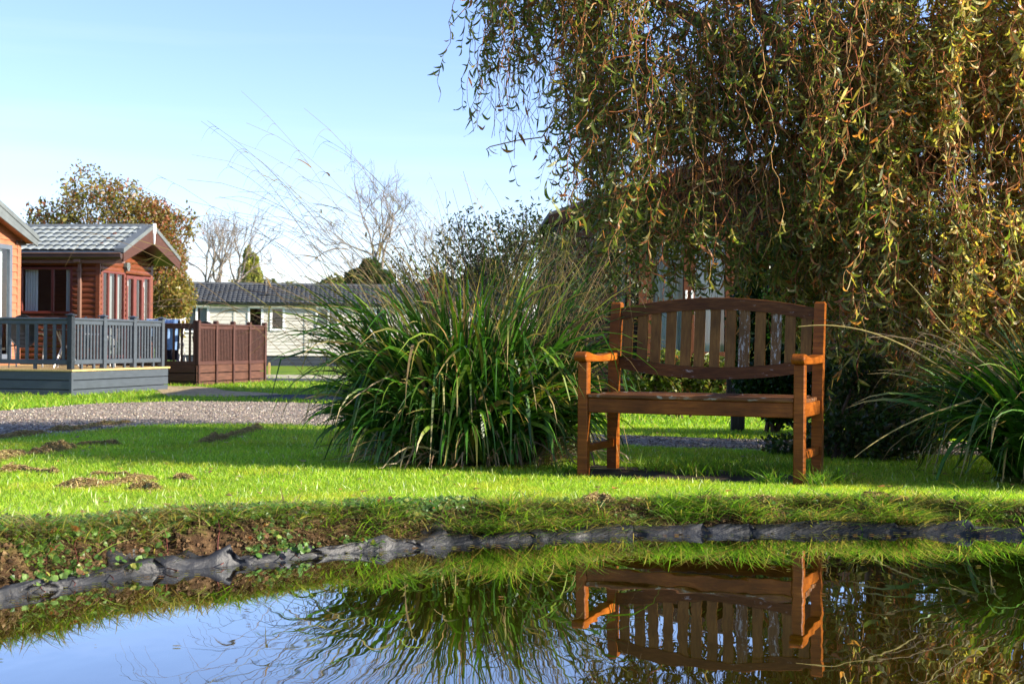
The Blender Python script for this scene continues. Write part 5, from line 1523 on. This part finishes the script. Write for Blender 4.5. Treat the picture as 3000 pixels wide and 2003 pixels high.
# ------------------------------------------------------------------ pale caravan
def caravan():
    rz = math.atan2(.108, .994)
    root = empty('static_caravan', (-13.2, 55.75, -.29), rz, 'long cream static caravan with charcoal tiled roof and white windows', 'caravan')
    Lc, W_ = 13.9, 3.8; zs, ze, zr = .43, 2.50, 3.30
    f0 = fr(0, 0, 1, 0, 0, -1); f1 = fr(Lc, 0, 0, 1, 1, 0); f2 = fr(0, 0, 0, 1, -1, 0); f3 = fr(0, W_, 1, 0, 0, 1)
    wins = [(.25, 1.30, 1.30, 2.36), (2.79, 3.40, 1.30, 2.36), (3.66, 4.24, 1.40, 2.36), (5.44, 6.38, 1.54, 2.36), (7.28, 8.25, 1.40, 2.36), (9.6, 10.5, 1.4, 2.36)]
    mb = MB()
    clad(mb, f0, Lc, zs, ze, .135, LAP, wins); clad(mb, f1, W_, zs, ze, .135, LAP); clad(mb, f2, W_, zs, ze, .135, LAP); clad(mb, f3, Lc, zs, ze, .135, LAP)
    tri = lambda z: ((z-ze)/(zr-ze)*W_/2, W_-(z-ze)/(zr-ze)*W_/2)
    clad(mb, f1, tri, ze, zr-.05, .135, LAP); clad(mb, f2, tri, ze, zr-.05, .135, LAP)
    mb.build('wall', M['cream'], root)
    mb = MB(); mb.box(.06, Lc-.06, .06, W_-.06, zs+.02, zs+.06); mb.box(.06, Lc-.06, 1.6, 1.65, zs+.06, ze-.05); mb.box(.06, Lc-.06, .06, W_-.06, ze-.05, ze-.03)
    mb.build('room', M['interior'], root)
    mb = MB()
    for i in range(3):
        mb.box(.02, Lc-.02, .03+.003*i, .06, -.05+i*.157, -.05+(i+1)*.157-.006, .006)
    mb.box(.03, Lc-.03, .09, W_-.05, -.05, zs-.02)
    mb.build('skirting', M['slate_skirt'], root)
    side = .16; rs = np.random.default_rng(2)
    sl = math.hypot(W_/2+side, zr-ze); c_, s_ = (W_/2+side)/sl, (zr-ze)/sl
    near = lambda v: np.stack([-.15+v[:, 0], W_/2-c_*v[:, 1]-s_*v[:, 2], zr-s_*v[:, 1]+c_*v[:, 2]], 1)
    farf = lambda v: np.stack([-.15+v[:, 0], W_/2+c_*v[:, 1]+s_*v[:, 2], zr-s_*v[:, 1]+c_*v[:, 2]], 1)
    mb = MB(); tiled(mb, near, Lc+.3, sl, .19, .24, .034, rs); tiled(mb, farf, Lc+.3, sl, .19, .24, .034, rs)
    mb.prism([(W_/2-.12, zr-.01), (W_/2-.03, zr+.07), (W_/2+.03, zr+.07), (W_/2+.12, zr-.01)], -.15, Lc+.15, 'x')
    rf = mb.build('roof', M['dark_tile'], root)
    mb = MB(); X0 = 3.42
    mb.lathe([(.05, 2.86), (.05, 3.30), (.085, 3.32), (.05, 3.42), (.01, 3.47)], X0, .8, 10); mb.box(X0-.22, X0+.22, .55, .98, 2.85, 2.885)
    mb.build('flue', M['slate_skirt'], rf)
    mb = MB(); mb.box(7.55-.15, 7.55+.15, .45, .62, 2.76, 2.86, .01); mb.build('roof_vent', M['slate_skirt'], rf)
    mb = MB(); mb.prism([(-.30, ze-.02), (-.28, ze-.10), (-.2, ze-.10), (-.17, ze-.02)], -.15, Lc+.15, 'x'); mb.build('gutter', M['black'], root)
    mb = MB(); mb.box(-.02, Lc+.02, -.045, -.024, ze-.12, ze, .004); mb.build('eave_board', M['white'], root)
    for i, (a, b, z0, z1) in enumerate(wins):
        wide = b-a > .8
        cu = [(a+.08, (a+b)/2-.05, z0+.03), ((a+b)/2+.15, b-.08, z0+.03)] if wide else []
        window(root, f0, a, b, z0, z1, M['white'], .085, [(a+b)/2+.04] if wide else [], cu, .05, 'window')
    for xx in (2.28, 5.05, 8.9):
        mb = MB(); mb.T = f0; mb.box(xx-.045, xx+.045, -.01, .034, zs, ze-.125, .004); mb.build('joint_strip', M['cream'], root)
    mb = MB(); mb.T = f0; mb.box(1.78, 1.90, .01, .05, 2.14, 2.28, .01); mb.build('wall_vent', M['cream'], root)
caravan()
# pale kerb along the far lane and a marker peg
mb = MB()
kx = np.linspace(-7.6, 40, 60); ky = np.interp(kx, [-6, -2, 30, 60], [38.25, 38.45, 40.45, 42.2])
for i in range(59):
    a, b = (kx[i], ky[i]), (kx[i+1]-.02, ky[i+1])
    z = -.29
    V = [(a[0], a[1], z), (b[0], b[1], z), (b[0], b[1]+.12, z), (a[0], a[1]+.12, z)]
    mb.add(V+[(p, q, r_+.11) for p, q, r_ in V], [(4, 5, 6, 7), (0, 1, 5, 4), (1, 2, 6, 5), (2, 3, 7, 6), (3, 0, 4, 7)])
tag(mb.build('kerb', paint('pale kerb concrete', (.5, .46, .38), .8, .2, 6)), kind='structure')
px, py, pz = on_ground(617, 862)
mb = MB(); mb.prism([(-.03, -.05), (.03, -.05), (.03, .36), (0, .40), (-.03, .36)], -.02, .02, 'y')
o = mb.build('marker_peg', M['deck_board']); o.location = (px, py, pz); tag(o, 'short pale wooden peg in the grass before the caravan', 'peg')

# ------------------------------------------------------------------ dark cabin behind the willow, timber post
def cabin():
    root = empty('timber_cabin', (.72, 21.7, -.25), R(2), 'dark brown cabin with curtained glass doors hidden behind the willow', 'cabin')
    W_, D_ = 4.7, 6.0; ze, zr = 3.00, 3.86
    f0 = fr(0, 0, 1, 0, 0, -1); f1 = fr(0, 0, 0, 1, -1, 0); f2 = fr(W_, 0, 0, 1, 1, 0)
    ops = [(.82, 1.08, .85, 2.62), (1.34, 2.62, .80, 2.68), (3.2, 4.2, 1.3, 2.6)]
    mb = MB(); clad(mb, f0, W_, .3, ze, .13, LAP, ops); clad(mb, f1, D_, .3, ze, .13, LAP); clad(mb, f2, D_, .3, ze, .13, LAP)
    sl_ = (zr-ze)/(W_/2)
    clad(mb, f0, lambda z: ((z-ze)/sl_, W_-(z-ze)/sl_), ze, zr-.05, .13, LAP)
    mb.box(.05, W_-.05, D_-.05, D_, .3, ze)
    mb.build('wall', M['dark_log'], root)
    mb = MB(); mb.box(.06, W_-.06, .06, D_-.1, .70, .76); mb.box(.06, W_-.06, 1.4, 1.45, .76, ze-.05); mb.box(.06, W_-.06, .06, D_-.1, ze-.06, ze-.03); mb.build('room', M['interior'], root)
    mb = MB(); mb.box(.0, W_, .04, .08, -.1, .30); mb.build('skirting', M['dark_log'], root)
    sd = .2
    mb = MB()
    for sg in (-1, 1):
        e = W_/2+sg*(W_/2+sd); V = [(W_/2, -.35, zr+.03), (W_/2, D_+.2, zr+.03), (e, D_+.2, ze-sl_*sd+.03), (e, -.35, ze-sl_*sd+.03)]
        mb.add(V+[(a, b, c-.07) for a, b, c in V], [(0, 1, 2, 3), (7, 6, 5, 4), (0, 4, 5, 1), (1, 5, 6, 2), (2, 6, 7, 3), (3, 7, 4, 0)])
    mb.build('roof', M['felt'], root)
    for sg in (-1, 1):
        e = W_/2+sg*(W_/2+sd); V = [(W_/2, -.38, zr-.02), (e, -.38, ze-sl_*sd-.02), (e, -.38, ze-sl_*sd-.20), (W_/2, -.38, zr-.20)]
        mb = MB(); mb.add(V+[(a, b+.027, c) for a, b, c in V], [(0, 1, 2, 3), (7, 6, 5, 4), (0, 4, 5, 1), (1, 5, 6, 2), (2, 6, 7, 3), (3, 7, 4, 0)])
        mb.build('bargeboard', M['dark_log'], root)
    for k, (a, b) in enumerate(((1.34, 1.98), (1.98, 2.62))):
        d = window(root, f0, a, b, .80, 2.66, M['cabin_orange'], .085, [], [(a+.07, b-.07, .86)], .04, 'door')
        hx = b-.045 if k == 0 else a+.045
        mb = MB(); mb.T = f0; mb.box(hx-.016, hx+.016, .04, .055, 1.55, 1.82, .004); mb.box(hx-(.13 if k == 0 else -.0), hx+(.0 if k == 0 else .13), .06, .078, 1.66, 1.68, .004)
        mb.build('handle', M['white'], d)
    mb = MB(); mb.T = f0; mb.box(1.2, 1.335, -.02, .05, .3, 2.9, .008); mb.box(2.625, 2.74, -.02, .05, .3, 2.9, .008); mb.box(1.2, 2.74, -.02, .048, 2.70, 2.84, .006)
    mb.build('door_surround', M['cabin_orange'], root)
    window(root, f0, .82, 1.08, .85, 2.62, M['cabin_orange'], .05, [], [(.88, 1.02, .9)])
    window(root, f0, 3.2, 4.2, 1.3, 2.6, M['cabin_orange'], .06, [3.7], [(3.25, 3.5, 1.35)])
cabin()
bpx, bpy_, bpz = on_ground(1691, 990)
po = empty('sign_post', (bpx, bpy_, bpz), R(-6), 'stout weathered timber post with a grey board fixed behind the bench', 'post')
M['grey_timber'] = wood('weathered grey timber', (.04, .035, .028), (.075, .065, .05), (.13, .115, .095), (9, 9, 1), .8)
mb = MB(); mb.box(-.058, .058, -.058, .058, -.1, .60, .008); mb.build('post', M['grey_timber'], po)
mb = MB(); mb.box(-.10, .155, -.085, -.060, .20, .54, .006); mb.build('board', M['grey_timber'], po)
